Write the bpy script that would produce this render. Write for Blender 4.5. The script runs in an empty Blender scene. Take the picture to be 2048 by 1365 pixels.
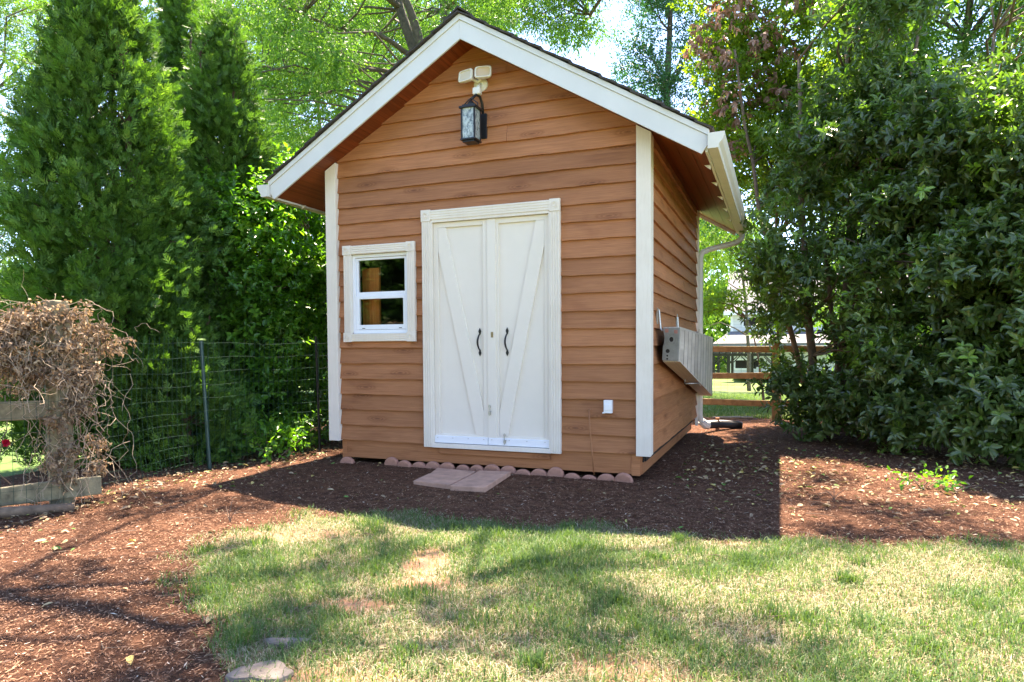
import bpy, math, random
import numpy as np
from mathutils import Matrix, Vector
R = math.radians
random.seed(7)
rng = np.random.default_rng(11)
sc = bpy.context.scene
C = sc.collection

# ------------------------------------------------------------------ camera
FPX = 1364.8; PITCH = -0.0367; ROLL = -0.0062; YAW = 0.37435; SHY = 65.0
CAM = np.array([4.1607, -5.6723, 1.2155])
def cam_axes():
    f = np.array([-math.sin(YAW)*math.cos(PITCH), math.cos(YAW)*math.cos(PITCH), math.sin(PITCH)])
    r = np.array([math.cos(YAW), math.sin(YAW), 0]); u = np.cross(r, f)
    return f, r*math.cos(ROLL)+u*math.sin(ROLL), -r*math.sin(ROLL)+u*math.cos(ROLL)
_f, _r, _u = cam_axes()
cd = bpy.data.cameras.new('camera'); cam = bpy.data.objects.new('camera', cd); C.objects.link(cam)
cd.sensor_width = 36; cd.lens = FPX/2048*36; cd.shift_y = SHY/2048; cd.clip_start = .05; cd.clip_end = 600
m4 = Matrix.Identity(4)
for i in range(3):
    m4[i][0] = _r[i]; m4[i][1] = _u[i]; m4[i][2] = -_f[i]; m4[i][3] = CAM[i]
cam.matrix_world = m4
sc.camera = cam
# ------------------------------------------------------------------ light
SUN = np.array([-.41, 1.16, 2.73]); SUN /= np.linalg.norm(SUN)
el = math.asin(SUN[2]); az = math.atan2(SUN[0], SUN[1])
w = bpy.data.worlds.new('World'); sc.world = w; w.use_nodes = True
nt = w.node_tree; bg = nt.nodes['Background']
sky = nt.nodes.new('ShaderNodeTexSky'); sky.sky_type = 'NISHITA'; sky.sun_disc = False
sky.sun_elevation = el; sky.sun_rotation = az
sky.air_density = 1.0; sky.dust_density = .0; sky.ozone_density = 3.0; sky.altitude = 3500
nt.links.new(sky.outputs[0], bg.inputs[0]); bg.inputs[1].default_value = .125
sd = bpy.data.lights.new('sun', 'SUN'); sd.energy = 3.7; sd.angle = R(.53); sd.color = (1, .95, .86)
so = bpy.data.objects.new('sun', sd); C.objects.link(so); so.location = (0, 0, 20)
so.rotation_euler = Vector(tuple(SUN)).to_track_quat('Z', 'Y').to_euler()
vs = sc.view_settings
vs.view_transform = 'Standard'; vs.look = 'None'; vs.gamma = 1; vs.use_curve_mapping = False
vs.exposure = 2.95
try:
    vs.use_white_balance = True; vs.white_balance_temperature = 7750; vs.white_balance_tint = 19
except Exception as e:
    print('no white balance', e)

# ------------------------------------------------------------------ helpers
def ray(U, V):
    return CAM, _f + _r*(U-1024)/FPX - _u*(V-682.5-SHY)/FPX
def px(U, V, **k):
    c, d = ray(U, V)
    for ax, n in enumerate('xyz'):
        if n in k: return c + d*(k[n]-c[ax])/d[ax]
    return c + d*k['dist']/np.linalg.norm(d)

def tag(o, label=None, cat=None, group=None, kind=None):
    if label: o['label'] = label
    if cat: o['category'] = cat
    if group: o['group'] = group
    if kind: o['kind'] = kind
    return o
def empty(name, loc, label, cat, group=None):
    o = bpy.data.objects.new(name, None); o.location = tuple(loc); C.objects.link(o)
    o.empty_display_size = .1
    return tag(o, label, cat, group)
def link(name, me, mat, parent=None):
    o = bpy.data.objects.new(name, me); C.objects.link(o)
    if mat: me.materials.append(mat)
    if parent:
        o.parent = parent
        if parent.parent is None: o.matrix_parent_inverse = Matrix.Translation(-parent.location)
    return o

class MB:
    """collects shapes, builds one mesh"""
    def __init__(s): s.v = []; s.f = []; s.t = []; s.tone = 0.5
    def add(s, vs_, fs, tone=None):
        b = len(s.v); s.v += [tuple(map(float, q)) for q in vs_]
        for f in fs: s.f.append(tuple(b+i for i in f)); s.t.append(s.tone if tone is None else tone)
        return s
    def box(s, a, b, tone=None):
        x0, y0, z0 = a; x1, y1, z1 = b
        return s.add([(x0,y0,z0),(x1,y0,z0),(x1,y1,z0),(x0,y1,z0),(x0,y0,z1),(x1,y0,z1),(x1,y1,z1),(x0,y1,z1)],
                     [(0,3,2,1),(4,5,6,7),(0,1,5,4),(1,2,6,5),(2,3,7,6),(3,0,4,7)], tone)
    def prism(s, poly, d, tone=None):
        """poly: list of 3d points (planar), extruded by vector d"""
        n = len(poly); p = [np.array(q, float) for q in poly]; d = np.array(d, float)
        vs_ = p + [q+d for q in p]
        fs = [tuple(range(n))[::-1], tuple(range(n, 2*n))] + [(i, (i+1) % n, n+(i+1) % n, n+i) for i in range(n)]
        return s.add(vs_, fs, tone)
    def tube(s, pts, rad, sides=8, tone=None, caps=True):
        pts = [np.array(p, float) for p in pts]; n = len(pts)
        if not hasattr(rad, '__len__'): rad = [rad]*n
        vs_ = []; prev = None
        for i, p in enumerate(pts):
            t = pts[min(i+1, n-1)] - pts[max(i-1, 0)]; t = t/(np.linalg.norm(t)+1e-9)
            if prev is None:
                a = np.array([0, 0, 1.]) if abs(t[2]) < .9 else np.array([1., 0, 0])
                u = np.cross(t, a)
            else: u = prev - t*(prev@t)
            u /= np.linalg.norm(u)+1e-9; prev = u; vv = np.cross(t, u)
            for k in range(sides):
                a = 2*math.pi*k/sides
                vs_.append(p + rad[i]*(u*math.cos(a)+vv*math.sin(a)))
        fs = []
        for i in range(n-1):
            for k in range(sides):
                k2 = (k+1) % sides
                fs.append((i*sides+k, i*sides+k2, (i+1)*sides+k2, (i+1)*sides+k))
        if caps: fs += [tuple(range(sides))[::-1], tuple((n-1)*sides+k for k in range(sides))]
        return s.add(vs_, fs, tone)
    def build(s, name, mat, parent=None, bevel=0, smooth=False):
        me = bpy.data.meshes.new(name); me.from_pydata(s.v, [], s.f)
        at = me.attributes.new('tone', 'FLOAT', 'FACE'); at.data.foreach_set('value', s.t)
        if smooth: me.polygons.foreach_set('use_smooth', [True]*len(s.f))
        me.update()
        o = link(name, me, mat, parent)
        if bevel:
            b = o.modifiers.new('bevel', 'BEVEL'); b.width = bevel; b.segments = 2; b.limit_method = 'ANGLE'; b.angle_limit = R(40)
            b.harden_normals = False
        return o

def npmesh(name, verts, quads, tone, mat, parent=None, smooth=False):
    me = bpy.data.meshes.new(name)
    nv = len(verts); nq, k = quads.shape
    me.vertices.add(nv); me.vertices.foreach_set('co', np.ascontiguousarray(verts, dtype=np.float32).ravel())
    me.loops.add(nq*k); me.loops.foreach_set('vertex_index', quads.astype(np.int32).ravel())
    me.polygons.add(nq); me.polygons.foreach_set('loop_start', np.arange(0, nq*k, k, dtype=np.int32))
    at = me.attributes.new('tone', 'FLOAT', 'FACE'); at.data.foreach_set('value', np.asarray(tone, dtype=np.float32))
    if smooth: me.polygons.foreach_set('use_smooth', np.ones(nq, dtype=bool))
    me.update(calc_edges=True)
    return link(name, me, mat, parent)
def norm(a): return a/(np.linalg.norm(a, axis=-1, keepdims=True)+1e-9)
def rdir(n): return norm(rng.normal(size=(n, 3)))

def leaf_geo(pos, ax, nr, L, W, tone, folded=True, cup=.25):
    """leaf quads from base point, axis, normal; returns verts, quads, tone per face"""
    n = len(pos); ax = norm(ax); side = norm(np.cross(ax, nr)); nr = np.cross(side, ax)
    L = np.asarray(L)[:, None]*np.ones((n, 1)); W = np.asarray(W)[:, None]*np.ones((n, 1))
    tip = pos + ax*L - nr*L*.12
    if folded:
        up = nr*W*cup
        l1 = pos+ax*L*.32+side*W*.5+up; l2 = pos+ax*L*.7+side*W*.42+up-nr*L*.05
        r1 = pos+ax*L*.32-side*W*.5+up; r2 = pos+ax*L*.7-side*W*.42+up-nr*L*.05
        V = np.stack([pos, l1, l2, tip, r2, r1], 1).reshape(-1, 3)
        b = np.arange(n)[:, None]*6
        Q = np.stack([b+np.array([[0, 3, 2, 1]]), b+np.array([[0, 5, 4, 3]])], 1).reshape(-1, 4)
        return V, Q, np.repeat(tone, 2)
    l = pos+ax*L*.45+side*W*.5; r = pos+ax*L*.45-side*W*.5
    V = np.stack([pos, l, tip, r], 1).reshape(-1, 3)
    Q = np.arange(n*4).reshape(-1, 4)
    return V, Q, tone

def clump_twigs(cl, n_each, shell=.5, up=.3):
    """cl: array [x,y,z,rx,ry,rz]; twigs spread through each clump, pointing outward"""
    cl = np.asarray(cl, float); n = len(cl)
    idx = np.repeat(np.arange(n), n_each)
    u = rdir(len(idx)); rr = shell+(1-shell)*rng.random((len(idx), 1))
    p = cl[idx, :3] + u*rr*cl[idx, 3:6]
    d = norm(u*np.array([1, 1, .7])+np.array([0, 0, up])+rng.normal(size=u.shape)*.25)
    return p, d, idx
def twig_leaves(p, d, k, L, W, spread=.8, stem=.12, droop=0., tone=None, folded=True, jit=.2, upn=.6):
    n = len(p)
    perp = norm(np.cross(d, rdir(n)))
    perp2 = np.cross(d, perp)
    P = []; A = []; N = []; T = []; LL = []; WW = []
    tone = rng.random(n) if tone is None else tone
    for j in range(k):
        a = j*2.4 + rng.random(n)*.8
        q = perp*np.cos(a)[:, None] + perp2*np.sin(a)[:, None]
        t = (j+.5)/k
        pos = p + d*stem*t
        s = spread*(1.15-.5*t)
        ax = norm(d*(1-s*.5)+q*s+np.array([0, 0, -droop])+rng.normal(size=q.shape)*jit)
        nr = norm(d + np.array([0, 0, upn]) + rng.normal(size=q.shape)*.25)
        P.append(pos); A.append(ax); N.append(nr)
        sz = .65+.5*rng.random(n)
        LL.append(L*sz); WW.append(W*sz); T.append(np.clip(tone+rng.normal(size=n)*.12, 0, 1))
    return leaf_geo(np.concatenate(P), np.concatenate(A), np.concatenate(N), np.concatenate(LL), np.concatenate(WW), np.concatenate(T), folded)

# ------------------------------------------------------------------ materials
def newmat(name):
    m = bpy.data.materials.new(name); m.use_nodes = True
    t = m.node_tree; b = t.nodes['Principled BSDF']
    return m, t, b
def N(t, ty, **k):
    n = t.nodes.new(ty)
    for a, v in k.items():
        if a in n.inputs: n.inputs[a].default_value = v
        else: setattr(n, a, v)
    return n
def ramp(t, fac, stops, interp='LINEAR'):
    r = t.nodes.new('ShaderNodeValToRGB'); e = r.color_ramp.elements; r.color_ramp.interpolation = interp
    while len(e) < len(stops): e.new(.5)
    for i, (p, c) in enumerate(stops): e[i].position = p; e[i].color = (*c, 1) if len(c) == 3 else c
    t.links.new(fac, r.inputs[0]); return r
def coords(t, scale=(1, 1, 1), rot=(0, 0, 0)):
    tc = t.nodes.new('ShaderNodeTexCoord'); mp = t.nodes.new('ShaderNodeMapping')
    mp.inputs['Scale'].default_value = scale; mp.inputs['Rotation'].default_value = rot
    t.links.new(tc.outputs['Object'], mp.inputs[0]); return mp.outputs[0]
def noise(t, vec, scale, detail=4, rough=.6, dist=0):
    n = t.nodes.new('ShaderNodeTexNoise'); n.inputs['Scale'].default_value = scale
    n.inputs['Detail'].default_value = detail; n.inputs['Roughness'].default_value = rough; n.inputs['Distortion'].default_value = dist
    if vec is not None: t.links.new(vec, n.inputs['Vector'])
    return n.outputs['Fac']
def mix(t, fac, a, b, mode='MIX'):
    m = t.nodes.new('ShaderNodeMix'); m.data_type = 'RGBA'; m.blend_type = mode
    for s, v in ((0, fac), (6, a), (7, b)):
        if hasattr(v, 'is_output') or hasattr(v, 'links'): t.links.new(v, m.inputs[s])
        elif s == 0: m.inputs[0].default_value = v
        else: m.inputs[s].default_value = (*v, 1)
    return m.outputs[2]
def mth(t, op, a, b=None, clamp=False):
    m = t.nodes.new('ShaderNodeMath'); m.operation = op; m.use_clamp = clamp
    for i, v in enumerate((a, b)):
        if v is None: continue
        if hasattr(v, 'links'): t.links.new(v, m.inputs[i])
        else: m.inputs[i].default_value = v
    return m.outputs[0]
def bump(t, b, h, strength=.3, dist=.01):
    n = t.nodes.new('ShaderNodeBump'); n.inputs['Strength'].default_value = strength; n.inputs['Distance'].default_value = dist
    t.links.new(h, n.inputs['Height']); t.links.new(n.outputs[0], b.inputs['Normal'])
def attr(t, name='tone'):
    a = t.nodes.new('ShaderNodeAttribute'); a.attribute_name = name; return a.outputs['Fac']

def leafmat(name, stops, rough=.45, trans=.4, tcol=(1.3, 1.5, .5), spec=.5):
    m, t, b = newmat(name)
    a = attr(t); r = ramp(t, a, stops)
    t.links.new(r.outputs[0], b.inputs['Base Color']); b.inputs['Roughness'].default_value = rough
    b.inputs['Specular IOR Level'].default_value = spec
    tr = t.nodes.new('ShaderNodeBsdfTranslucent'); c2 = mix(t, 1.0, r.outputs[0], tcol, 'MULTIPLY')
    t.links.new(c2, tr.inputs[0])
    ms = t.nodes.new('ShaderNodeMixShader'); ms.inputs[0].default_value = trans
    t.links.new(b.outputs[0], ms.inputs[1]); t.links.new(tr.outputs[0], ms.inputs[2])
    t.links.new(ms.outputs[0], t.nodes['Material Output'].inputs[0])
    return m
def plain(name, col, rough=.5, metal=0, var=.0, scale=20, bmp=0, spec=.5):
    m, t, b = newmat(name)
    if var:
        n = noise(t, coords(t), scale, 6, .65)
        c = ramp(t, n, [(.3, tuple(x*(1-var) for x in col)), (.7, tuple(min(1, x*(1+var)) for x in col))])
        t.links.new(c.outputs[0], b.inputs['Base Color'])
        if bmp: bump(t, b, n, bmp, .01)
    else: b.inputs['Base Color'].default_value = (*col, 1)
    b.inputs['Roughness'].default_value = rough; b.inputs['Metallic'].default_value = metal
    b.inputs['Specular IOR Level'].default_value = spec
    return m

def woodmat(name, light, dark, axis='x', knots=True, rough=.62):
    """stained lap boards: grain along one axis, knots, weathered patches, tone per board"""
    m, t, b = newmat(name)
    a = attr(t)
    tc = t.nodes.new('ShaderNodeTexCoord'); sep = t.nodes.new('ShaderNodeSeparateXYZ'); t.links.new(tc.outputs['Object'], sep.inputs[0])
    com = t.nodes.new('ShaderNodeCombineXYZ')
    along, across = (0, 1) if axis == 'x' else (1, 0)
    if axis == 'z': al, ac, th = sep.outputs[2], sep.outputs[0], sep.outputs[1]
    else: al, ac, th = sep.outputs[along], sep.outputs[2], sep.outputs[across]
    off = mth(t, 'MULTIPLY', a, 37.0)
    t.links.new(mth(t, 'ADD', al, off), com.inputs[0]); t.links.new(ac, com.inputs[1]); t.links.new(off, com.inputs[2])
    def mp(s):
        q = t.nodes.new('ShaderNodeMapping'); q.inputs['Scale'].default_value = s; t.links.new(com.outputs[0], q.inputs[0]); return q.outputs[0]
    grain = noise(t, mp((1.0, 34, 1)), 2.0, 5, .55, 1.4)
    fine = noise(t, mp((6, 220, 1)), 1.5, 3, .6)
    broad = noise(t, mp((1.1, 2.6, 1)), 1.6, 3, .5, .4)
    mid = tuple((x+y)/2 for x, y in zip(light, dark))
    c = ramp(t, grain, [(.28, dark), (.5, mid), (.72, light)]).outputs[0]
    # a board's own tone and weathered patches
    tone = ramp(t, a, [(0, (.82, .8, .78)), (1, (1.18, 1.16, 1.14))]).outputs[0]
    c = mix(t, 1.0, c, tone, 'MULTIPLY')
    pat = ramp(t, broad, [(.24, (.76, .70, .67)), (.38, (.97, .96, .95)), (.75, (1.12, 1.12, 1.12))]).outputs[0]
    c = mix(t, 1.0, c, pat, 'MULTIPLY')
    c = mix(t, .35, c, ramp(t, fine, [(.3, (.7, .7, .7)), (.7, (1.2, 1.2, 1.2))]).outputs[0], 'MULTIPLY')
    if knots:
        v = t.nodes.new('ShaderNodeTexVoronoi'); v.voronoi_dimensions = '2D'; v.inputs['Scale'].default_value = 1.0; v.inputs['Randomness'].default_value = 1
        t.links.new(mp((1.5, 5.6, 1)), v.inputs['Vector'])
        wob = mth(t, 'MULTIPLY', mth(t, 'SUBTRACT', noise(t, mp((5, 20, 1)), 2, 3), .5), .07)
        dd = mth(t, 'ADD', v.outputs['Distance'], wob)
        k = ramp(t, dd, [(0, (.3, .22, .2)), (.04, (.5, .42, .38)), (.07, (.95, .9, .85)), (.095, (.5, .42, .38)), (.12, (.9, .88, .85)), (.15, (.68, .6, .55)), (.19, (.95, .93, .9)), (.26, (1, 1, 1))]).outputs[0]
        sel = mth(t, 'GREATER_THAN', N2(t, v.outputs['Color']), .42)
        c = mix(t, mth(t, 'MULTIPLY', sel, .7), c, mix(t, 1.0, c, k, 'MULTIPLY'))
    t.links.new(c, b.inputs['Base Color']); b.inputs['Roughness'].default_value = rough
    b.inputs['Specular IOR Level'].default_value = .3
    bump(t, b, grain, .25, .004)
    return m
def N2(t, colsock):
    s = t.nodes.new('ShaderNodeSeparateColor'); t.links.new(colsock, s.inputs[0]); return s.outputs[0]

M = {}
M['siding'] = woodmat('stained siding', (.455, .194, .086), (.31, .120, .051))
M['siding_side'] = woodmat('stained siding side', (.455, .194, .086), (.31, .120, .051), 'y')
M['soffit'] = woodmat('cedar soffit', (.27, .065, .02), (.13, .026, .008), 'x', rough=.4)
M['plank'] = woodmat('orange plank', (.8, .3, .08), (.5, .14, .03), 'z', knots=False, rough=.35)
def whitemat():
    m, t, b = newmat('cream paint'); v = coords(t)
    n = noise(t, v, 3, 4, .6); s = noise(t, coords(t, (30, 30, 3)), 2, 5, .7)
    c = ramp(t, n, [(.3, (.73, .655, .56)), (.7, (.80, .73, .64))]).outputs[0]
    c = mix(t, .35, c, ramp(t, s, [(.25, (.8, .76, .7)), (.5, (1, 1, 1))]).outputs[0], 'MULTIPLY')
    t.links.new(c, b.inputs['Base Color']); b.inputs['Roughness'].default_value = .5
    b.inputs['Specular IOR Level'].default_value = .35
    bump(t, b, noise(t, v, 90, 3), .06, .003); return m
M['white'] = whitemat()
M['fascia'] = plain('fascia paint', (.62, .625, .61), .42, var=.04, scale=4)
M['door'] = plain('door paint', (.77, .70, .605), .5, var=.03, scale=3)
M['vinyl'] = plain('white vinyl', (.8, .82, .85), .3)
M['gutter'] = plain('gutter metal', (.66, .64, .58), .4, var=.06, scale=9)
M['black'] = plain('black metal', (.018, .018, .02), .38, .3)
M['steel'] = plain('galvanised steel', (.45, .45, .44), .35, .8, var=.15, scale=60)
M['brass'] = plain('dull brass', (.35, .27, .15), .4, .7)
M['copper'] = plain('copper rod', (.34, .14, .06), .5, .3)
M['shingle'] = plain('shingles', (.045, .038, .033), .9, var=.5, scale=40, bmp=.6)
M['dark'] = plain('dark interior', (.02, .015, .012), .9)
M['greenpost'] = plain('green enamel', (.012, .05, .045), .35, .1)
M['wire'] = plain('green coated wire', (.02, .06, .045), .8, 0, spec=.15)
M['rubber'] = plain('corrugated pipe', (.02, .02, .022), .45)
M['terracotta'] = plain('pink concrete edging', (.42, .20, .135), .85, var=.22, scale=14, bmp=.4)
M['paver'] = plain('pink concrete paver', (.46, .26, .18), .85, var=.25, scale=9, bmp=.4)
M['stone'] = plain('grey flagstone', (.17, .14, .115), .9, var=.3, scale=10, bmp=.6)
M['oldwood'] = plain('weathered post wood', (.21, .18, .105), .85, var=.5, scale=12, bmp=.6)
M['greywood'] = plain('weathered rail wood', (.33, .215, .1), .85, var=.35, scale=10, bmp=.5)
M['bark'] = plain('grey brown bark', (.105, .085, .065), .9, var=.45, scale=14, bmp=.8)
M['redbark'] = plain('red brown bark', (.10, .05, .032), .9, var=.4, scale=16, bmp=.8)
M['palebark'] = plain('pale shrub bark', (.17, .115, .075), .85, var=.4, scale=18, bmp=.7)
M['alu'] = woodmat('weathered slats', (.66, .60, .53), (.42, .37, .32), 'z', knots=False, rough=.5)
M['plate'] = plain('grey plastic plate', (.20, .19, .18), .42, .2, var=.15, scale=20)
M['gap_shade'] = plain('dark slat gap shade', (.09, .07, .055), .8)  # dark colour standing in for shade in the slat gaps
M['redplastic'] = plain('faded red plastic', (.33, .13, .1), .6)
M['lightwhite'] = plain('lamp plastic', (.72, .7, .64), .35)
M['lens'] = plain('lamp lens', (.66, .6, .5), .15)
M['lens2'] = plain('amber lamp lens', (.62, .47, .3), .15)
def glassmat(name, tint, refl=.12):
    m, t, b = newmat(name); t.nodes.remove(b)
    g = t.nodes.new('ShaderNodeBsdfGlossy'); g.inputs['Roughness'].default_value = .01
    tr = t.nodes.new('ShaderNodeBsdfTransparent'); tr.inputs[0].default_value = (*tint, 1)
    fr = t.nodes.new('ShaderNodeFresnel'); fr.inputs[0].default_value = 1.5
    fac = mth(t, 'ADD', fr.outputs[0], refl, True)
    ms = t.nodes.new('ShaderNodeMixShader'); t.links.new(fac, ms.inputs[0])
    t.links.new(tr.outputs[0], ms.inputs[1]); t.links.new(g.outputs[0], ms.inputs[2])
    t.links.new(ms.outputs[0], t.nodes['Material Output'].inputs[0]); return m
M['glass'] = glassmat('window glass', (.9, .92, .91), .0)
def lanternglass():
    m, t, b = newmat('wavy seeded glass')
    b.inputs['Base Color'].default_value = (.28, .34, .36, 1); b.inputs['Roughness'].default_value = .12
    n = noise(t, coords(t, (1, 1, .5)), 60, 2); bump(t, b, n, 1, .01)
    c = ramp(t, n, [(.35, (.10, .14, .16)), (.6, (.45, .52, .52))]).outputs[0]; t.links.new(c, b.inputs['Base Color'])
    return m
M['lglass'] = lanternglass()

# ------------------------------------------------------------------ the ground
G = .1
def smooth(a, b, x): t = np.clip((x-a)/(b-a), 0, 1); return t*t*(3-2*t)
_ph = rng.random((14, 3))*6.28; _fr = rng.normal(size=(14, 2))
def bumps(x, y):
    z = 0
    for i in range(14):
        s = .8+i*.55
        z = z + np.sin(x*_fr[i, 0]*s+y*_fr[i, 1]*s+_ph[i, 0])/(s+1.5)
    return z*.012
def hgt(x, y):
    x = np.asarray(x, float); y = np.asarray(y, float)
    fall = -1.15*smooth(7, 45, y) - .25*smooth(2.0, 9, -x)
    near = 1-smooth(6, 14, np.hypot(x-3, y))
    return G + bumps(x, y)*near*.8 + fall
LAWN = np.array([(7.5, -.6), (5.408, -1.221), (4.538, -1.409), (4.128, -1.484), (3.443, -1.56), (2.373, -1.66), (1.695, -1.78), (1.21, -1.90), (1.062, -2.4), (1.123, -2.698), (1.638, -3.355), (2.01, -3.523), (2.48, -3.911), (3.2, -4.6), (3.6, -7.5), (9, -7.5), (9, -.6)])
def inpoly(x, y, P):
    c = np.zeros(np.shape(x), bool); n = len(P); j = n-1
    for i in range(n):
        xi, yi = P[i]; xj, yj = P[j]
        if yi != yj: c ^= ((yi > y) != (yj > y)) & (x < (xj-xi)*(y-yi)/(yj-yi)+xi)
        j = i
    return c
def wig(x, y): return .07*np.sin(x*5.1+y*3)+.05*np.sin(x*11-y*9+1)+.03*np.sin(x*23+y*19)
def is_lawn(x, y): return inpoly(x+wig(y, x), y+wig(x, y), LAWN)
def soft_lawn(x, y):
    return inpoly(x+wig(y, x)+rng.normal(size=np.shape(x))*.07, y+wig(x, y)+rng.normal(size=np.shape(x))*.06, LAWN)
BARE = [(2.46, -2.53, .12, .24, .35), (2.63, -2.86, .18, .12, .3), (2.42, -3.2, .17, .09, .2), (2.75, -3.9, .26, .22, .3), (3.7, -3.4, .2, .15, .0), (1.45, -2.35, .35, .12, .4)]
def bare(x, y):
    b = 0
    for i, (cx, cy, rx, ry, an) in enumerate(BARE):
        dx = x-cx; dy = y-cy; c = math.cos(an); s = math.sin(an)
        q = ((dx*c+dy*s)/rx)**2+((-dx*s+dy*c)/ry)**2
        b = np.maximum(b, np.clip(1.5-q+wig(x*2, y*2)*4, 0, 1)*(1 if i < 3 else .75))
    return b
def patch(x, y):  # where living grass is thick (0..1)
    p = .5+.5*np.sin(x*2.3+1.2*np.sin(y*1.7)+.4)*np.sin(y*2.9+1.1*np.sin(x*2.1)+2)
    p = p*.6+.4*(.5+.5*np.sin(x*6.3+2*np.sin(y*4.1))*np.sin(y*7.1+1.7*np.sin(x*5.3)))
    return p

def soilmat():
    m, t, b = newmat('mulch soil'); v = coords(t)
    n = noise(t, v, 14, 8, .75); n2 = noise(t, coords(t, (60, 200, 60), (0, 0, .5)), 1.2, 4, .7, 1.5)
    c = ramp(t, n, [(.3, (.055, .026, .016)), (.5, (.15, .07, .04)), (.68, (.26, .135, .08))]).outputs[0]
    c = mix(t, .6, c, ramp(t, n2, [(.3, (.35, .3, .28)), (.6, (1.2, 1.1, 1)), (.75, (2, 1.8, 1.7))]).outputs[0], 'MULTIPLY')
    t.links.new(c, b.inputs['Base Color']); b.inputs['Roughness'].default_value = .95; b.inputs['Specular IOR Level'].default_value = .15
    bump(t, b, mth(t, 'ADD', n, n2), 1, .02); return m
def lawnmat():
    m, t, b = newmat('thin lawn'); v = coords(t)
    n = noise(t, v, 9, 8, .75); n2 = noise(t, v, 90, 5, .8, 2)
    c = ramp(t, n, [(.3, (.15, .11, .055)), (.5, (.26, .19, .11)), (.7, (.36, .28, .17))]).outputs[0]
    c = mix(t, .7, c, ramp(t, n2, [(.3, (.4, .4, .3)), (.6, (1.2, 1.15, 1.1))]).outputs[0], 'MULTIPLY')
    clay = ramp(t, noise(t, v, 25, 6, .7), [(.3, (.30, .145, .085)), (.7, (.43, .25, .16))]).outputs[0]
    c = mix(t, mth(t, 'MULTIPLY', attr(t, 'bare'), 1.0, True), c, clay)
    t.links.new(c, b.inputs['Base Color']); b.inputs['Roughness'].default_value = .95; b.inputs['Specular IOR Level'].default_value = .15
    bump(t, b, mth(t, 'ADD', n, n2), .8, .015); return m
def farmat():
    m, t, b = newmat('far grass'); v = coords(t)
    n = noise(t, v, .35, 4, .6); n2 = noise(t, v, 6, 6, .8)
    c = ramp(t, n, [(.35, (.07, .14, .028)), (.5, (.10, .18, .04)), (.66, (.26, .27, .09))]).outputs[0]
    c = mix(t, .7, c, ramp(t, n2, [(.3, (.5, .5, .5)), (.7, (1.3, 1.3, 1.3))]).outputs[0], 'MULTIPLY')
    t.links.new(c, b.inputs['Base Color']); b.inputs['Roughness'].default_value = .9; b.inputs['Specular IOR Level'].default_value = .2
    return m
M['soil'] = soilmat(); M['lawn'] = lawnmat(); M['far'] = farmat()

def build_ground():
    st = .05
    xs = np.arange(-2.6, 9.001, st); ys = np.arange(-7.5, 8.001, st)
    X, Y = np.meshgrid(xs, ys); Z = hgt(X, Y)
    edge = np.minimum(np.minimum(X-xs[0], xs[-1]-X), np.minimum(Y-ys[0], ys[-1]-Y))
    Z = Z - .07*(1-smooth(0, .35, edge))
    V = np.stack([X, Y, Z], -1).reshape(-1, 3)
    ny, nx = X.shape; i = np.arange(ny-1)[:, None]*nx+np.arange(nx-1)[None]
    Q = np.stack([i, i+1, i+1+nx, i+nx], -1).reshape(-1, 4)
    cx = V[Q, 0].mean(1); cy = V[Q, 1].mean(1)
    L = is_lawn(cx, cy) ; back = cy > 5.6+.25*np.sin(cx*2)
    for nm, sel, mat in (('mulch_bed', ~L & ~back, M['soil']), ('lawn', L | back, M['lawn'])):
        q = Q[sel]; u, inv = np.unique(q, return_inverse=True)
        o = npmesh(nm, V[u], inv.reshape(-1, 4), np.zeros(len(q)), mat, smooth=True)
        if nm == 'lawn':
            a = o.data.attributes.new('bare', 'FLOAT', 'POINT'); a.data.foreach_set('value', bare(V[u, 0], V[u, 1]).astype(np.float32))
        tag(o, None, None, None, 'structure')
    xs = np.concatenate([np.arange(-250, -20, 20), np.arange(-20, 20, 1.), np.arange(20, 260, 20)])
    ys = np.concatenate([np.arange(-100, -20, 20), np.arange(-20, 60, 1.), np.arange(60, 400, 20)])
    X, Y = np.meshgrid(xs, ys); Z = hgt(X, Y)-.055-.06*((abs(X-3) < 5.5) & (abs(Y-.2) < 7.6))
    V = np.stack([X, Y, Z], -1).reshape(-1, 3); ny, nx = X.shape
    i = np.arange(ny-1)[:, None]*nx+np.arange(nx-1)[None]
    Q = np.stack([i, i+1, i+1+nx, i+nx], -1).reshape(-1, 4)
    tag(npmesh('ground', V, Q, np.zeros(len(Q)), M['far'], smooth=True), kind='structure')
build_ground()

# ------------------------------------------------------------------ the shed
W, D = 3.158, 3.5
CX = W/2; SL = .594
ZS = 3.92                      # soffit height at the ridge, falls by SL per metre
def zs(x): return ZS-SL*abs(x-CX)
YF, YR = -.28, 3.80            # roof ends
XE = 2.06                      # half span of the roof
shed = empty('garden_shed', (CX, D/2, G), 'small brown clapboard garden shed with cream trim and steep gable roof, standing on mulch', 'shed')
E0 = .1513; Z0 = .323
wnd = (.255, .905, 1.365, 2.14)     # window opening
dor = (1.13, 2.32, .30, 2.42)       # door opening

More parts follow.
